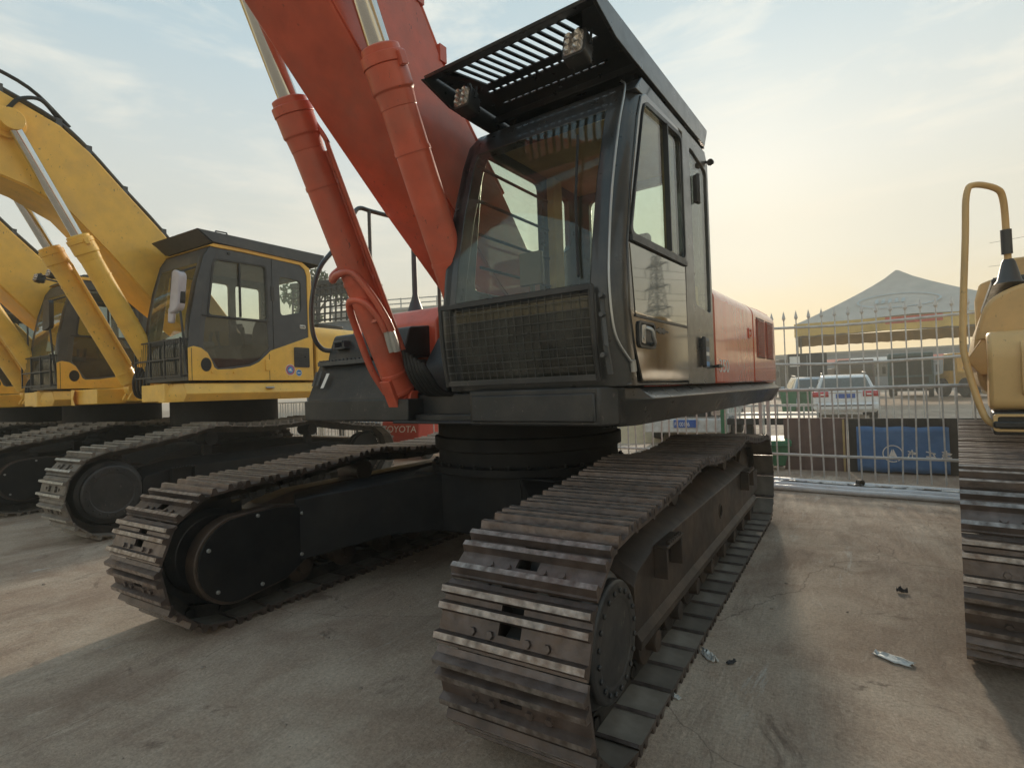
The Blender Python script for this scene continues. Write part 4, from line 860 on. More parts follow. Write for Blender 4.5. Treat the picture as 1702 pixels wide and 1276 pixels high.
        for y_, z_, r_ in ((-2.62,4.58,.17),(.08,2.14,.13)): pn = MB(); pn.cyl((-.355,y_,z_),(.355,y_,z_), r_, 32); B(pn, 'pin_boss', Y, .005, boom)
        pi_ = MB()
        for dx in (.24,.18): pi_.tube(smooth_path([(dx,y,z+.06) for y,z in top[1:-4]],3), .02, 8)
        for y, z in top[2:-4]: pi_.box(.14,.27,y-.03,y+.03,z-.01,z+.09)
        B(pi_, 'boom_pipe', CABGREY, 0, boom)
        hz = MB(); hz.tube(smooth_path([(.2,-2.1,4.86),(.3,-2.3,4.98),(.33,-2.5,4.9),(.31,-2.6,4.76)],5), .022, 8); hz.tube(smooth_path([(.22,-2.0,4.80),(.25,-2.4,5.10),(.2,-2.9,5.25)],5), .022, 8); B(hz, 'boom_hose', RUBBER, 0, boom)
        for x, sgn in ((.42,1),(-.42,-1)): boom_cylinder(root, 0, (x,-1.08,1.62), (x,-2.62,4.58), 2.05, .115, .062, Y, -sgn)
    fb = MB()
    for x in (-.5,-.34,.34,.5): fb.prism(fillet([(-1.22,1.45),(-1.0,1.42),(-.9,1.66),(-1.05,1.75)],.05), x-.02, x+.02, 0)
    fb.prism([(-1.0,1.64),(-.6,2.2),(.2,2.3),(.2,1.64)], -.33, -.28, 0); fb.prism([(-1.0,1.64),(-.6,2.2),(.2,2.3),(.2,1.64)], .28, .33, 0)
    B(fb, 'boom_bracket', Y, .008)
    hs = MB()
    for k in range(5): x = .22-.1*k; hs.tube(smooth_path([(x,-1.12,1.9),(x+.02,-1.2,1.72),(x,-1.15,1.5),(x,-.9,1.48)],5), .02, 8)
    B(hs, 'hydraulic_hose', RUBBER)
    return root
yellow_excavator((-5.9,.9,0), 0, 'yellow excavator with grey sloping roof guard and round stickers below its dark cab', stick=True)
yellow_excavator((-9.15,.72,0), 0, 'yellow excavator half hidden behind, rounded cab roof with lamps and no roof guard', visor=False)
yellow_excavator((-12.4,.7,0), 0, 'yellow excavator cut by the left edge of the photo, farthest in the row', visor=False)
yellow_excavator((4.667,1.57,0), -.13, 'pale yellow excavator cut by the right edge, with tall bent handrail beside its tank', visor=False, Y=YELLOW2, right_detail=True, shoe='triple', lift=.05)

# ================================================================== fences, boards, pipes behind the machines
def fence_line(x): return 4.62-.10*x
def near_panel(x0, x1, label, z1=1.285, zb=.40, sp=.142):
    a = math.atan2(fence_line(x1)-fence_line(x0), x1-x0); Ln = math.hypot(x1-x0, fence_line(x1)-fence_line(x0))
    root = empty('fence_panel', (x0, fence_line(x0), 0), a); tag(root, label, 'fence', 'white tube fence panels behind the excavators')
    for z in (z1, zb):
        b = MB(); b.tube(smooth_path([(0,0,z),(Ln*.33,0,z-.004),(Ln*.66,0,z+.006),(Ln,0,z)],4), .021 if z == z1 else .018, 10); b.build('rail', WHITEP, root)
    pm = MB().box(-.009,.009,-.009,.009,.10,z1).mesh('picket', WHITEP); n = int(Ln/sp)
    for k in range(n):
        o = bpy.data.objects.new('picket', pm); COL.objects.link(o); o.parent = root; o.location = ((k+.7)*sp,0,0); o.rotation_euler.y = random.uniform(-.02,.02); o.rotation_euler.x = random.uniform(-.012,.012)
    for x in (0, Ln): MB().box(x-.022,x+.022,-.022,.022,0,z1+.03).build('post', WHITEP, root, .004)
near_panel(1.32, 3.95, 'white tube fence panel beside the right excavator, in front of the blue tarpaulin board')
near_panel(-1.35, 1.22, 'white tube fence panel seen below the orange excavator, in front of the number plate')
near_panel(-4.0, -1.42, 'white tube fence panel in front of the pale sand heap')
near_panel(-6.7, -4.1, 'white tube fence panel beside the red forklift')
near_panel(-9.4, -6.8, 'white tube fence panel seen under the tail of the stickered yellow excavator')
near_panel(-12.1, -9.5, 'white tube fence panel seen at the far left between the yellow excavators')
def spear_panel(x0, x1, y, label):
    root = empty('spear_fence', (x0,y,0), -.03); tag(root, label, 'fence', 'tall spear-topped fence panels'); Ln = x1-x0
    for z in (2.33,1.70):
        b = MB(); b.tube(smooth_path([(0,0,z+.02),(Ln*.33,0,z-.03),(Ln*.66,0,z-.01),(Ln,0,z+.03)],4), .022, 8); b.build('rail', WHITEP, root)
    b = MB(); b.cyl((0,0,.0),(0,0,2.45), .010, 8); b.lathe([(.010,2.45),(.030,2.49),(.022,2.53),(0,2.62)], (0,0,0), 'z', 8); pm = b.mesh('spear_picket', WHITEP)
    n = int(Ln/.19)
    for k in range(n):
        o = bpy.data.objects.new('spear_picket', pm); COL.objects.link(o); o.parent = root; o.location = ((k+.5)*.19,0,0)
spear_panel(.9, 4.9, 6.6, 'tall pale spear-topped fence in front of the white estate car')
def board(x0, x1, y, z1, name, m, label, th=.04, z0=.0, frame=None):
    b = MB(); b.box(x0,x1,y,y+th,z0,z1)
    n = max(2,int((x1-x0)/.22))
    for k in range(1,n): xx = x0+(x1-x0)*k/n; b.box(xx-.012,xx+.012,y-.008,y,z0+.02,z1-.02)
    o = b.build(name, m, None, .004); tag(o, label, 'board'); return o
board(1.38, 2.24, 5.82, .82, 'sheet_panel', MAROON, 'maroon ribbed sheet panel standing on the ground behind the fence')
board(2.27, 3.95, 5.82, .81, 'sheet_panel', BLKBOARD, 'black board behind the blue tarpaulin, right of the maroon panel')
b = MB(); b.box(2.19,2.22,5.77,5.80,0,.80); o = b.build('timber_post', INTERLT, None, .003); tag(o, 'thin brown timber post between the maroon panel and the black board', 'post')
tp_ = MB(); rows = []
for j in range(9):
    z = .03+.66*j/8; rows.append([(2.37+1.10*k/20, 5.755+.006*sin(k*1.7+j), z+.008*sin(k*.8)) for k in range(21)])
tp_.loft(rows); tp = tp_.build('tarpaulin', BLUE); sm = tp.modifiers.new('Solidify','SOLIDIFY'); sm.thickness = .012; tag(tp, 'blue tarpaulin with white round emblem hung on the black board', 'tarpaulin')
q = MB(); q.panel([(2.81+.125*cos(2*pi*k/40),.30+.125*sin(2*pi*k/40)) for k in range(40)], [[(2.81+.112*cos(2*pi*k/40),.30+.112*sin(2*pi*k/40)) for k in range(40)]], 5.738, 5.742, 1)
q.panel([(2.75,.225),(2.80,.365),(2.82,.365),(2.875,.225),(2.85,.225),(2.83,.26),(2.79,.26),(2.775,.225)], [], 5.738, 5.742, 1)
q.build('round_emblem', WHITETXT, tp)
q = MB()
def stroke(x0,z0,x1,z1,w=.016): q.bar((x0,5.74,z0),(x1,5.74,z1), w, .004, (0,1,0))
for ox in (2.99,3.20,3.38):
    for p in random.Random(int(ox*100)).sample([(0,.34,.11,.31),(0,.30,.10,.30),(.05,.36,.05,.24),(0,.27,.11,.26),(.02,.24,.10,.245),(.03,.33,.0,.25),(.07,.33,.11,.25)],5): stroke(ox+p[0],p[1],ox+p[2],p[3])
q.build('white_lettering', WHITETXT, tp)
for k, (y, z, r, x0, x1, lab) in enumerate(((4.13,.065,.062,1.30,3.7,'thick white plastic pipe on top at the foot of the fence'),(4.02,.048,.047,1.32,3.75,'white plastic pipe lying between two others at the foot of the fence'),(3.90,.035,.034,1.30,3.62,'thinnest white plastic pipe, nearest on the ground by the fence'))):
    b = MB(); n = 9; P = [(x0+(x1-x0)*i/n, y-.10*(x0+(x1-x0)*i/n-1.3)+.006*sin(i*2.1+k), z+.004+.003*sin(i*1.3)) for i in range(n+1)]
    b.tube(P, r, 16, cap=False); b.tube(P, r*.88, 16, cap=False); o = b.build('plastic_pipe', PVC); tag(o, lab, 'pipe', 'white plastic pipes by the fence')
b = MB(); b.tube([(2.36,3.99,.135),(2.40,3.93,.14)], .036, 14, cap=False); b.tube([(2.36,3.99,.135),(2.40,3.93,.14)], .028, 14, cap=False); b.cyl((2.37,3.975,.136),(2.375,3.97,.1365), .03, 14); o = b.build('pipe_stub', RUBBER); tag(o, 'short dark pipe end lying on the white plastic pipes', 'pipe')
b = MB()
for k in range(14):
    x = 1.5+k*.15; b.loft([[(x+random.uniform(-.02,.02)+i*.05, 4.07-.10*(x-1.3)+j*.04-.05, .10+random.uniform(0,.025)) for i in range(4)] for j in range(3)])
o = b.build('plastic_film', LITTER); tag(o, 'rumpled scraps of clear film spread over the white pipes', 'film', kind='stuff')

# ================================================================== vehicles behind the fence
def wheel(parent, c, r, w, rim=SILVER):
    b = MB(); b.lathe([(r*.62,-w/2),(r*.9,-w/2),(r,-w*.32),(r,w*.32),(r*.9,w/2),(r*.62,w/2)], c, 'x', 28); o = b.build('wheel', TYRE, parent)
    b = MB(); b.lathe([(0,-w*.35),(r*.2,-w*.4),(r*.5,-w*.28),(r*.63,-w*.42),(r*.63,w*.42),(r*.5,w*.28),(r*.2,w*.4),(0,w*.35)], c, 'x', 20); b.build('rim', rim, o)
def estate_car(loc, rz, m, label, name='parked_car', rear=True):
    root = empty(name, loc, rz); tag(root, label, 'car'); root.scale = (1.06,1.06,1.06)
    b = MB()   # local: rear towards -Y
    st = [(-2.25,.42,.86,.80),(-2.20,.30,.98,.88),(-1.9,.28,1.0,.90),(-.8,.26,.96,.90),(.9,.26,.95,.90),(1.8,.28,.88,.88),(2.25,.36,.72,.76)]
    rows = []
    for y, zb, zt, hw in st:
        rows.append([(-hw*.9,y,zb),(-hw,y,zb+.12),(-hw,y,zt-.18),(-hw*.93,y,zt),(0,y,zt+.02),(hw*.93,y,zt),(hw,y,zt-.18),(hw,y,zb+.12),(hw*.9,y,zb)])
    b.loft(rows, close=True)
    body = b.build('car_body', m, root, .02, 0)
    c = MB(); rows = []
    for y, z, hw in ((-2.12,.95,.80),(-1.82,1.40,.66),(-1.65,1.46,.63),(.1,1.50,.64),(.45,1.44,.64),(1.25,.95,.78)): rows.append((y,z,hw))
    cab_rows = [[(-hw0,y0,.93),(-hw,y,z),(hw,y,z),(hw0,y0,.93)] for (y,z,hw),(y0,hw0) in zip(rows[1:5], ((-2.10,.82),(-1.6,.84),(.5,.84),(1.2,.82)))]
    c.loft(cab_rows, close=True); c.build('car_roof', m, root, .03)
    g = MB(); g.add([(-.70,-2.125,.99),(.70,-2.125,.99),(.58,-1.86,1.38),(-.58,-1.86,1.38)], [(0,1,2,3)]); so2 = g.build('rear_screen', GLASSD, root)
    dk = MB()
    for sx in (-1,1): dk.add([(sx*.845,-1.55,.98),(sx*.85,.55,.98),(sx*.665,.35,1.40),(sx*.665,-1.5,1.40)], [(0,1,2,3)])
    dk.build('side_glass', GLASSD, root)
    bm2 = MB(); bm2.box(-.88,.88,-2.34,-2.1,.36,.60); bm2.build('rear_bumper', m, root, .06)
    for sx in (-1,1):
        t = MB(); t.add([(sx*.46,-2.275,.79),(sx*.86,-2.245,.79),(sx*.87,-2.235,.95),(sx*.46,-2.255,.96)], [(0,1,2,3)]); t.add([(sx*.86,-2.245,.78),(sx*.915,-1.98,.82),(sx*.91,-1.95,.97),(sx*.87,-2.235,.97)], [(0,1,2,3)])
        to = t.build('tail_lamp', TAIL, root); so_ = to.modifiers.new('Solidify','SOLIDIFY'); so_.thickness = .03; so_.offset = 0
        w_ = MB(); w_.box(min(sx*.56,sx*.68),max(sx*.56,sx*.68),-2.30,-2.27,.84,.88); w_.build('reverse_lamp', WHITETXT, to)
        r = MB(); r.tube([(sx*.60,-1.5,1.46),(sx*.61,-1.4,1.53),(sx*.61,.0,1.56),(sx*.60,.15,1.50)], .018, 8); r.build('roof_rail', BLACK, root)
        m_ = MB(); m_.box(min(sx*.86,sx*1.02),max(sx*.86,sx*1.02),.68,.78,.95,1.08); m_.build('door_mirror', m, root, .02)
        for y in (-1.35,1.40): wheel(root, (sx*.78,y,.32), .32, .2)
    p = MB(); p.box(-.26,.26,-2.262,-2.245,.74,.88); po = p.build('number_plate', PLATE, root, .004)
    p = MB(); p.box(-.42,.42,-2.265,-2.235,.90,.93); p.build('plate_trim', SILVER, root)
    p = MB(); p.box(-.7,.7,-2.355,-2.33,.50,.53); p.build('bumper_strip', BLACK, root)
    return root
estate_car((2.05,19.6,0), .05, WHITE, 'white estate car seen from behind with red tail lamps beyond the fence')
estate_car((.55,26.0,0), .2, CAR2, 'pale blue car half hidden to the left of the white estate car')
def lorry(loc, rz, label, m, w=2.5, h=3.0, name='lorry'):
    root = empty(name, loc, rz); tag(root, label, 'lorry'); hw = w/2
    b = MB(); b.prism(fillet([(-1.2,.55),(-1.25,1.5),(-1.05,h),(.9,h),(1.0,.55)],.12), -hw, hw, 0); b.build('cab_body', m, root, .05)
    g = MB(); g.add([(-hw+.12,-1.262,1.55),(hw-.12,-1.262,1.55),(hw-.15,-1.09,h-.25),(-hw+.15,-1.09,h-.25)], [(0,1,2,3)]); g.build('windscreen', GLASSD, root)
    g = MB(); g.box(-hw+.05,hw-.05,-1.34,-1.2,.45,.85); g.build('bumper', BLKBOARD, root, .04)
    g = MB(); g.box(-hw+.3,hw-.3,-1.30,-1.24,.95,1.4)
    for k in range(4): g.box(-hw+.35,hw-.35,-1.32,-1.29,1.0+k*.1,1.05+k*.1)
    g.build('radiator_grille', BLKBOARD, root)
    for sx in (-1,1):
        g = MB(); g.box(min(sx*(hw-.42),sx*(hw-.1)),max(sx*(hw-.42),sx*(hw-.1)),-1.355,-1.33,.58,.78); g.build('headlight', LAMP, root, .02)
        g = MB(); g.tube([(sx*hw,-1.1,2.4),(sx*(hw+.2),-1.2,2.4),(sx*(hw+.2),-1.2,1.9)], .02, 6); g.box(min(sx*(hw+.1),sx*(hw+.3)),max(sx*(hw+.1),sx*(hw+.3)),-1.24,-1.18,1.7,2.2); g.build('wing_mirror', BLKBOARD, root)
        for y in (-.3,3.4): wheel(root, (sx*(hw-.18),y,.5), .5, .3)
    g = MB(); g.box(-hw,hw,1.2,6.5,1.0,2.4); g.build('load_bed', m, root, .03)
    return root
lorry((6.0,44,0), -.1, 'dark teal lorry facing forward under the tent edge', TEAL, 2.6, 3.1)
lorry((2.6,50,0), .15, 'dark red lorry standing in the shade between the white estate car and the teal lorry', MAROON, 2.5, 3.0)
lorry((10.8,52,0), -.2, 'grey blue lorry farthest back, behind the yellow wheel loader', SLATE, 2.5, 3.0)
lorry((-1.5,46,0), .25, 'black lorry behind the dark box van, left of the tent', BLKBOARD, 2.5, 3.2)
# container-like dark van left of the white car
van = empty('box_van', (.35,30,0), .1); tag(van, 'dark box van with a white notice on its back, left of the white estate car', 'van')
b = MB(); b.box(-.95,.95,0,4,.5,2.9); b.build('van_box', BLKBOARD, van, .05); b = MB(); b.box(-.85,-.35,-.02,-.005,2.2,2.75); b.build('notice', WHITETXT, van)
b = MB(); b.box(-.01,.01,-.03,0,.6,2.8); b.box(-.9,.9,-.12,0,.42,.52); b.build('rear_door_bar', SILVER, van)
for sx in (-1,1): wheel(van, (sx*.78,.8,.4), .4, .25)
# wheel loader at the right under the tent
ld = empty('wheel_loader', (9.2,42,0), .4); tag(ld, 'small yellow wheel loader beyond the fence, left of the right excavator', 'loader')
b = MB(); b.prism(fillet([(-1.2,.8),(-1.2,1.5),(.2,1.7),(.3,2.9),(1.6,2.9),(1.7,1.6),(2.6,1.5),(2.6,.8)],.08), -.9, .9, 0); b.build('loader_body', YELLOW, ld, .04)
b = MB(); b.prism([(.42,1.75),(.5,2.75),(1.5,2.75),(1.58,1.75)], -.915, .915, 0); b.build('cab_window', GLASSD, ld)
b = MB(); b.prism([(-3.2,.2),(-3.0,1.2),(-2.4,1.3),(-2.2,.9),(-2.6,.25)], -1.2, 1.2, 0); b.build('bucket', YELLOW2, ld, .02)
for sx in (-.6,.6): b = MB(); b.bar((sx,-2.5,.8),(sx,-.6,1.5), .15,.22); b.build('lift_arm', YELLOW, ld, .01)
for sx in (-1,1):
    for y in (-.7,1.7): wheel(ld, (sx*.9,y,.62), .62, .4, YELLOW)
# truck front with the blue number plate under the skirt
tk = empty('pickup_truck', (-.95,9.0,0), .08); tag(tk, 'white truck front with a blue number plate, seen low beyond the fence', 'truck')
b = MB(); b.prism(fillet([(0,.40),(-.05,.75),(.05,1.05),(1.0,1.15),(1.3,1.8),(3.0,1.85),(4.6,1.0),(4.6,.4)],.06), -.92, .92, 0); b.build('truck_body', WHITE, tk, .04)
b = MB(); b.box(-.95,.95,-.14,.05,.30,.62); b.build('bumper', WHITEP, tk, .03)
b = MB(); b.box(-.55,.75,-.07,-.03,.66,.88)
for k in range(9): b.box(-.5+k*.14,-.46+k*.14,-.09,-.06,.66,.88)
b.build('radiator_grille', BLKBOARD, tk)
b = MB(); b.box(-.27,.27,-.165,-.145,.42,.60); pl = b.build('number_plate', PLATE, tk, .003)
text('FS 00106', .135, 'plate_number', WHITETXT, pl, (-.25,-.167,.455), (pi/2,0,0), .001, (.68,1))
for sx in (-1,1):
    b = MB(); b.prism(rounded_rect(min(sx*.55,sx*.88),max(sx*.55,sx*.88),.68,.88,.03), -.08, -.02, 1); b.build('headlight', LAMP, tk, .01)
    for y in (.9,3.7): wheel(tk, (sx*.82,y,.36), .36, .22)
# flat trailer and tyre right of the truck
tl = empty('flat_trailer', (.75,8.4,0), .05); tag(tl, 'dark flat trailer with white ladder sides beyond the fence, beside the green post', 'trailer')
b = MB(); b.box(-.7,1.0,0,2.6,.52,.66); b.build('trailer_bed', BLKBOARD, tl, .02)
b = MB()
for z in (.74,.92): b.bar((-.7,-.02,z),(1.0,-.02,z), .03,.05)
for k in range(8): b.bar((-.68+k*.24,-.02,.66),(-.68+k*.24,-.02,.95), .03,.03)
b.build('ladder_side', WHITEP, tl)
for x in (-.3,.6): wheel(tl, (x,.35,.27), .27, .16)
gp = MB(); gp.box(-.045,.045,-.045,.045,0,1.4); gp.box(-.09,.09,-.09,.09,0,.02); o = gp.build('green_post', GREEN, None, .006); o.location = (.32,6.6,0); tag(o, 'green square post behind the fence below the orange hood', 'post')
def bin_(loc, rz, label, h=1.05, m=GREEN):
    root = empty('wheelie_bin', loc, rz); tag(root, label, 'bin', 'green bins behind the fence')
    b = MB(); b.loft([[(-.22,-.22,.06),(.22,-.22,.06),(.22,.22,.06),(-.22,.22,.06)],[(-.29,-.30,h-.1),(.29,-.30,h-.1),(.29,.30,h-.1),(-.29,.30,h-.1)]], close=True); b.box(-.31,.31,-.32,.32,h-.12,h-.08); b.build('bin_body', m, root, .02)
    b = MB(); b.prism([(-.32,h-.08),(-.30,h-.03),(.1,h+.02),(.34,h-.02),(.34,h-.08)], -.31, .31, 0); b.build('bin_lid', m, root, .01)
    for sx in (-1,1): b = MB(); b.cyl((sx*.22,.26,.1),(sx*.28,.26,.1), .1, 14); b.build('bin_wheel', TYRE, root)
bin_((.22,20.2,0), .1, 'green wheelie bin left of the white estate car'); bin_((.80,20.5,0), -.1, 'darker looking second green bin against the white estate car, right of the first')
bin_((1.12,5.85,0), .3, 'low green bin squeezed left of the maroon panel', .5)

# ================================================================== tent, buildings, trees
tent = empty('marquee_tent', (4.9,36,0), .05); tag(tent, 'large grey peaked tent with yellow valance beyond the car park', 'tent')
b = MB(); n = 32; rows = []
def prof_t(t): return (5.4*t, 7.9-3.25*(t**.82))
for i in range(9):
    t = max(.012,i/8); r, z = prof_t(t); ring = []
    for k in range(n):
        a = 2*pi*k/n; sq = 1/max(abs(cos(a)),abs(sin(a))); ring.append((r*cos(a)*sq, r*sin(a)*sq, z-.12*t*abs(sin(2*a))*(1)))
    rows.append(ring)
vs = [p for r in rows for p in r]; fs = [(i*n+k,i*n+(k+1)%n,(i+1)*n+(k+1)%n,(i+1)*n+k) for i in range(8) for k in range(n)]
b.add(vs, fs); b.build('tent_roof', TENTM, tent)
b = MB()
for (x0,y0),(x1,y1) in (((-5.4,-5.4),(5.4,-5.4)),((5.4,-5.4),(5.4,5.4)),((5.4,5.4),(-5.4,5.4)),((-5.4,5.4),(-5.4,-5.4))):
    P = []
    for i in range(25):
        t = i/24; P.append((x0+(x1-x0)*t, y0+(y1-y0)*t))
    b.loft([[(x*1.002,y*1.002,4.56) for x,y in P],[(x*1.003,y*1.003,3.85+.05*(i%2)) for i,(x,y) in enumerate(P)]])
b.build('valance', TENTY, tent)
b = MB(); b.add([(-1.2,-5.43,4.55),(1.2,-5.43,4.55),(1.2,-5.425,4.2),(-1.2,-5.425,4.2)], [(0,1,2,3)]); b.build('red_band', TENTR, tent)
b = MB(); ov = []
zc = 5.25; yc = -3.8
def slope_pt(x, s): t = s; r, z = prof_t(t); return (x, -r-.02, z+.03)
P0 = [slope_pt(-.4+1.9*cos(2*pi*k/40), .66+.17*sin(2*pi*k/40)) for k in range(40)]; P1 = [slope_pt(-.4+1.8*cos(2*pi*k/40), .66+.155*sin(2*pi*k/40)) for k in range(40)]
b.add(P0+P1, [(k,(k+1)%40,40+(k+1)%40,40+k) for k in range(40)])
for k in range(5): b.add([slope_pt(-1.5+k*.3,.72),slope_pt(-1.3+k*.3,.70),slope_pt(-1.25+k*.3,.60),slope_pt(-1.4+k*.3,.62)], [(0,1,2,3)])
b.build('oval_emblem', TENTP, tent)
for sx in (-1,1):
    for sy in (-1,1): b = MB(); b.cyl((sx*5.3,sy*5.3,0),(sx*5.3,sy*5.3,4.5), .07, 12); b.build('tent_pole', SILVER, tent)
tent2 = empty('market_canopy', (4.2,52,0), 0); tag(tent2, 'row of orange and white awnings seen under the grey tent', 'awning')
b = MB()
for k in range(7): x = -7+k*2.6; b.add([(x,0,3.2),(x+2.6,0,3.2),(x+2.6,-2.2,2.7),(x,-2.2,2.7)], [(0,1,2,3)], k % 3)
b.build('awning_cloth', [TENTY,TENTR,WHITEP], tent2); b = MB()
for k in range(8): b.cyl((-7+k*2.6,-2.1,0),(-7+k*2.6,-2.1,2.72), .05, 8)
b.build('awning_pole', SILVER, tent2)
def building(loc, rz, w, d, h, label, m, floors=2, n=8, rail=False):
    root = empty('building', loc, rz); tag(root, label, 'building')
    holes = []
    for f in range(floors):
        z0 = h*(f+.35)/floors; z1 = h*(f+.78)/floors
        for k in range(n): xx = -w/2+(k+.25)*w/n; holes.append([(xx,z0),(xx+w/n*.5,z0),(xx+w/n*.5,z1),(xx,z1)])
    b = MB(); b.panel([(-w/2,0),(w/2,0),(w/2,h),(-w/2,h)], holes, 0, .3, 1); b.box(-w/2,-w/2+.3,.3,d,0,h); b.box(w/2-.3,w/2,.3,d,0,h); b.box(-w/2,w/2,d,d+.3,0,h); wl = b.build('wall', m, root)
    for hh in holes:
        g = MB(); g.box(hh[0][0],hh[1][0],.15,.18,hh[0][1],hh[2][1]); g.build('window', GLASSD, root)
    b = MB(); b.box(-w/2-.2,w/2+.2,-.2,d+.5,h,h+.25); b.build('roof', CONC, root)
    if rail:
        b = MB()
        for z in (h+.7,h+1.2): b.bar((-w/2,0,z),(w/2,0,z), .1,.1)
        for k in range(int(w/2)): b.bar((-w/2+k*2,0,h+.2),(-w/2+k*2,0,h+1.3), .1,.1)
        b.build('roof_railing', SLATE, root)
building((-36,40,0), .35, 20, 10, 10.3, 'grey concrete building with a roof railing behind the orange excavator', CONC, 3, 9, True)
building((-78,24,0), 1.1, 18, 10, 17, 'dull grey tall building far off between the yellow booms', SLATE, 5, 7)
building((-100,16,0), 1.2, 14, 10, 14, 'blue clad building far off at the left edge', BLUE, 4, 6)
building((0,75,0), 0, 60, 10, 4.6, 'long low dull hall closing the yard behind the tent', SLATE, 1, 16)
# machine with a dark lattice guard behind the yellow hood
cg = empty('screening_machine', (-10.9,7.0,0), .25); tag(cg, 'blue grey machine cabinet with dark lattice guard, behind the stickered yellow excavator', 'machine')
b = MB(); b.box(-.75,1.05,0,1.6,.5,3.62); b.box(-.6,.9,-.02,0,.7,3.3); b.build('cabinet', SLATE, cg, .05)
b = MB()
for k in range(13): b.bar((-1.1+k*.19,-.1,3.62),(-1.1+k*.19,-.02,4.75+.10*sin(k)*0+.012*k), .05,.04)
for k in range(7): b.bar((-1.1,-.07,3.68+k*.18),(1.2,-.07,3.70+k*.19), .04,.05)
b.build('lattice_guard', BLKBOARD, cg, .004)
b = MB(); b.box(-1.15,1.25,-.12,1.2,4.72,4.86); b.build('guard_roof', BLKBOARD, cg, .01)
b = MB()
for sx in (-.6,.9):
    for y in (.1,1.5): b.box(sx-.06,sx+.06,y-.06,y+.06,0,.5)
b.build('leg', BLKBOARD, cg)
b = MB(); b.box(-1.15,-1.09,1.1,1.16,.0,4.72); b.box(1.19,1.25,1.1,1.16,0,4.72); b.build('guard_post', BLKBOARD, cg)
fk = empty('forklift', (-5.9,4.72,0), .10); tag(fk, 'red forklift tail with white lettering, seen low under the orange excavator', 'forklift')
b = MB(); b.prism(fillet([(0,.30),(-.03,.52),(.03,.84),(.9,.90),(.9,.30)],.05), -.50, .50, 0); b.build('rear_weight', REDP, fk, .03)
b = MB(); b.box(-.45,.45,.9,1.7,.3,.7); 
for x in (-.5,.5): b.bar((x,.2,.95),(x,.5,2.0), .06,.06); b.bar((x,1.6,.65),(x,1.4,2.0), .06,.06)
b.box(-.55,.55,.4,1.5,1.98,2.04); b.build('overhead_guard', BLKBOARD, fk, .01)
text('TOYOTA', .22, 'rear_lettering', WHITETXT, fk, (-.47,-.028,.60), (pi/2-.17,0,0), .002, (1.0,.9))
for sx in (-1,1): wheel(fk, (sx*.42,.35,.22), .22, .16); wheel(fk, (sx*.5,1.6,.3), .3, .2)
# sand heap
b = MB(); n = 28; rows = []; R_ = random.Random(3)
for i in range(9):
    t = i/8; rows.append([(( .02+t)*2.3*cos(2*pi*k/n)*(1+.12*R_.random()), (.02+t)*1.5*sin(2*pi*k/n)*(1+.12*R_.random()), max(-.02,1.15*(1-t)**1.15+.05*R_.random()-.03)) for k in range(n)])
vs = [p for r in rows for p in r]; b.add(vs, [(i*n+k,i*n+(k+1)%n,(i+1)*n+(k+1)%n,(i+1)*n+k) for i in range(8) for k in range(n)]); o = b.build('sand_heap', SANDM, None, ang=180); o.location = (-3.6,10.5,0); tag(o, 'pale sand heap behind the fence under the orange excavator', 'sand heap')
def tree(loc, h, r, label, seed):
    root = empty('tree', loc); tag(root, label, 'tree', 'trees beyond the yard'); R_ = random.Random(seed)
    t = MB(); t.tube([(0,0,0),(.1,0,h*.3),(0,.1,h*.6),(.1,.1,h*.9)], [.22,.18,.12,.04], 10)
    cl = []
    for k in range(10):
        a = R_.random()*6.28; zz = h*(.4+.5*R_.random()); e = (r*.7*cos(a), r*.7*sin(a), zz+r*.4); t.tube([(0,0,zz-h*.1),(e[0]*.5,e[1]*.5,zz),e], [.08,.05,.02], 6); cl.append(e)
    t.build('trunk', BARK, root); b = MB()
    for c in cl+[(0,0,h)]:
        for k in range(150):
            d = Vector((R_.gauss(0,1),R_.gauss(0,1),R_.gauss(0,.7))).normalized()*r*.5*R_.random()**.4; p = Vector(c)+d; s_ = .10+.12*R_.random()
            x = Vector((R_.gauss(0,1),R_.gauss(0,1),R_.gauss(0,1))).normalized(); y = x.cross(Vector((R_.gauss(0,1),R_.gauss(0,1),1))).normalized()
            b.add([p-x*s_,p+y*s_*.5,p+x*s_,p-y*s_*.5], [(0,1,2,3)])
    b.build('crown', LEAF, root)
tree((-22.6,16,0), 8.0, 1.5, 'leafy tree top showing above the lattice guard', 1)
# transmission tower standing behind the right excavator, outside the frame: it shows in the polished cab door
pt = empty('transmission_tower', (29.5,65.2,0), .45); pt.scale = (.52,.52,.52); tag(pt, 'lattice power pylon mirrored in the polished cab door', 'pylon')
b = MB(); H = 35.5
def half(z): return 3.2*(1-z/H)**1.25+.75
zs = [H*(1-(1-i/14)**1.0) for i in range(15)]
for i in range(14):
    z0, z1 = zs[i], zs[i+1]; a0, a1 = half(z0), half(z1); c0 = [(-a0,-a0,z0),(a0,-a0,z0),(a0,a0,z0),(-a0,a0,z0)]; c1 = [(-a1,-a1,z1),(a1,-a1,z1),(a1,a1,z1),(-a1,a1,z1)]
    for k in range(4): b.bar(c0[k],c1[k], .26,.26); b.bar(c0[k],c1[(k+1)%4], .14,.14); b.bar(c0[(k+1)%4],c1[k], .14,.14); b.bar(c1[k],c1[(k+1)%4], .14,.14)
b.build('lattice_mast', SLATE, pt); b = MB()
for z, l in ((33.2,4.2),(27.6,4.6),(22.0,5.0)):
    for s_ in (-1,1):
        for y in (-.7,.7): b.bar((0,y,z+.9),(s_*l,0,z), .16,.16); b.bar((0,y,z),(s_*l,0,z), .16,.16)
        b.bar((s_*l,0,z),(s_*l,0,z-2.3), .16,.16)
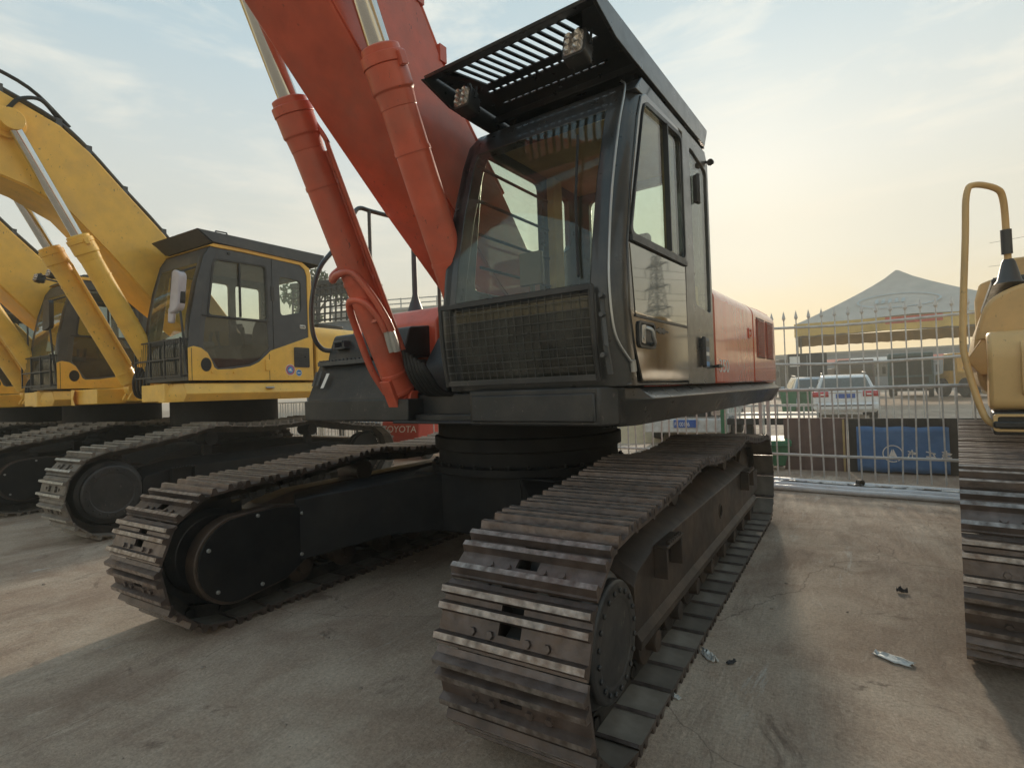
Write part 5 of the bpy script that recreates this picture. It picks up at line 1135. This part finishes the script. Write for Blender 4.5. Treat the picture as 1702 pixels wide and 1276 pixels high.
for s_ in (-1,1): b.bar((0,0,H),(s_*2.2,0,H+1.8), .18,.18); b.bar((s_*1.1,0,H+.9),(s_*1.1,0,H), .12,.12)
b.build('cross_arm', SLATE, pt); b = MB()
for z, l in ((33.2,4.2),(27.6,4.6),(22.0,5.0)):
    for s_ in (-1,1): b.tube([(s_*l,-44+4.4*i,z-2.3+3*((i-10)/10)**2) for i in range(21)], .05, 5)
b.build('power_cable', BLKBOARD, pt)
# ================================================================== small things on the ground
def scrap(loc, s, m, label, cat, seed, flat=.25, name='litter'):
    R_ = random.Random(seed); b = MB(); n = 9; rows = []
    for i in range(n): rows.append([((i/(n-1)-.5)*s*(1+.2*R_.random()), (j/(n-1)-.5)*s*.55*(1-.7*abs(i/(n-1)-.45))+.02*s*R_.gauss(0,1), .006+flat*s*R_.random()*(1-abs(j/(n-1)-.5)*1.6)) for j in range(n)])
    b.loft(rows); o = b.build(name, m); o.location = loc; o.rotation_euler.z = R_.random()*3; so_ = o.modifiers.new('Solidify','SOLIDIFY'); so_.thickness = .003; tag(o, label, cat)
scrap((1.655,-1.06,0), .10, LITTER, 'white crumpled plastic scrap against the right track', 'litter', 1, .4, 'plastic_scrap')
scrap((2.455,-.66,0), .15, LITTER, 'torn pale paper lying on the concrete near the right excavator', 'litter', 5, .12, 'paper_scrap')
scrap((2.56,.40,0), .055, DKLITTER, 'small dark lump alone on the concrete beyond the torn paper', 'litter', 3, .7, 'rubble_lump')
scrap((1.76,-1.07,0), .05, DKLITTER, 'tiny brown scrap right of the white crumpled plastic', 'litter', 8, .4, 'rubble_lump')
scrap((1.60,-1.50,0), .05, LITTER, 'tiny white shred by the near end of the right track', 'litter', 11, .3, 'plastic_scrap')
R_ = random.Random(9)
for k in range(90):
    x = R_.uniform(-3.2,3.3); y = R_.uniform(-3.5,.8) if k % 3 else R_.uniform(-3.4,-2.2)
    if -1.7 < x < -.9 or .9 < x < 1.7: continue
    b = MB(); s_ = R_.uniform(.003,.012)**1.0; b.loft([[(s_*q*cos(2*pi*i/7)*R_.uniform(.8,1.2), s_*q*1.3*sin(2*pi*i/7)*R_.uniform(.8,1.2), z*s_) for i in range(7)] for q, z in ((1,-.1),(1.1,.3),(.7,.75),(.2,.85))], close=True)
    o = b.build('pebble', PEBB); o.location = (x,y,0); o.rotation_euler.z = R_.random()*6; tag(o, 'tiny grey pebble among the stones strewn on the concrete', 'pebble', 'pebbles strewn on the concrete')
b = MB(); b.lathe([(0,0),(.22,.0),(.25,.02),(.25,.06),(.21,.075),(0,.07)], (0,0,0), 'z', 28); o = b.build('oval_dish', PVC); o.location = (-11.05,-.15,.965); o.rotation_euler = (0,.05,.3); o.scale = (1.4,.9,1); tag(o, 'white oval plastic dish lying on the track of a yellow excavator at the left', 'dish')

# ================================================================== hazy evening air over the whole yard
hb = MB(); hb.box(-110,110,-60,160,-1,45); ho = hb.build('haze', None); ho.data.materials.clear(); tag(ho, kind='stuff')
hm = bpy.data.materials.new('haze air'); hm.use_nodes = True; N = hm.node_tree.nodes; N.clear(); o_ = N.new('ShaderNodeOutputMaterial'); pv = N.new('ShaderNodeVolumePrincipled')
pv.inputs['Color'].default_value = (.97,.92,.80,1); pv.inputs['Density'].default_value = .0055; pv.inputs['Anisotropy'].default_value = .25
hm.node_tree.links.new(pv.outputs[0], o_.inputs['Volume']); ho.data.materials.append(hm)
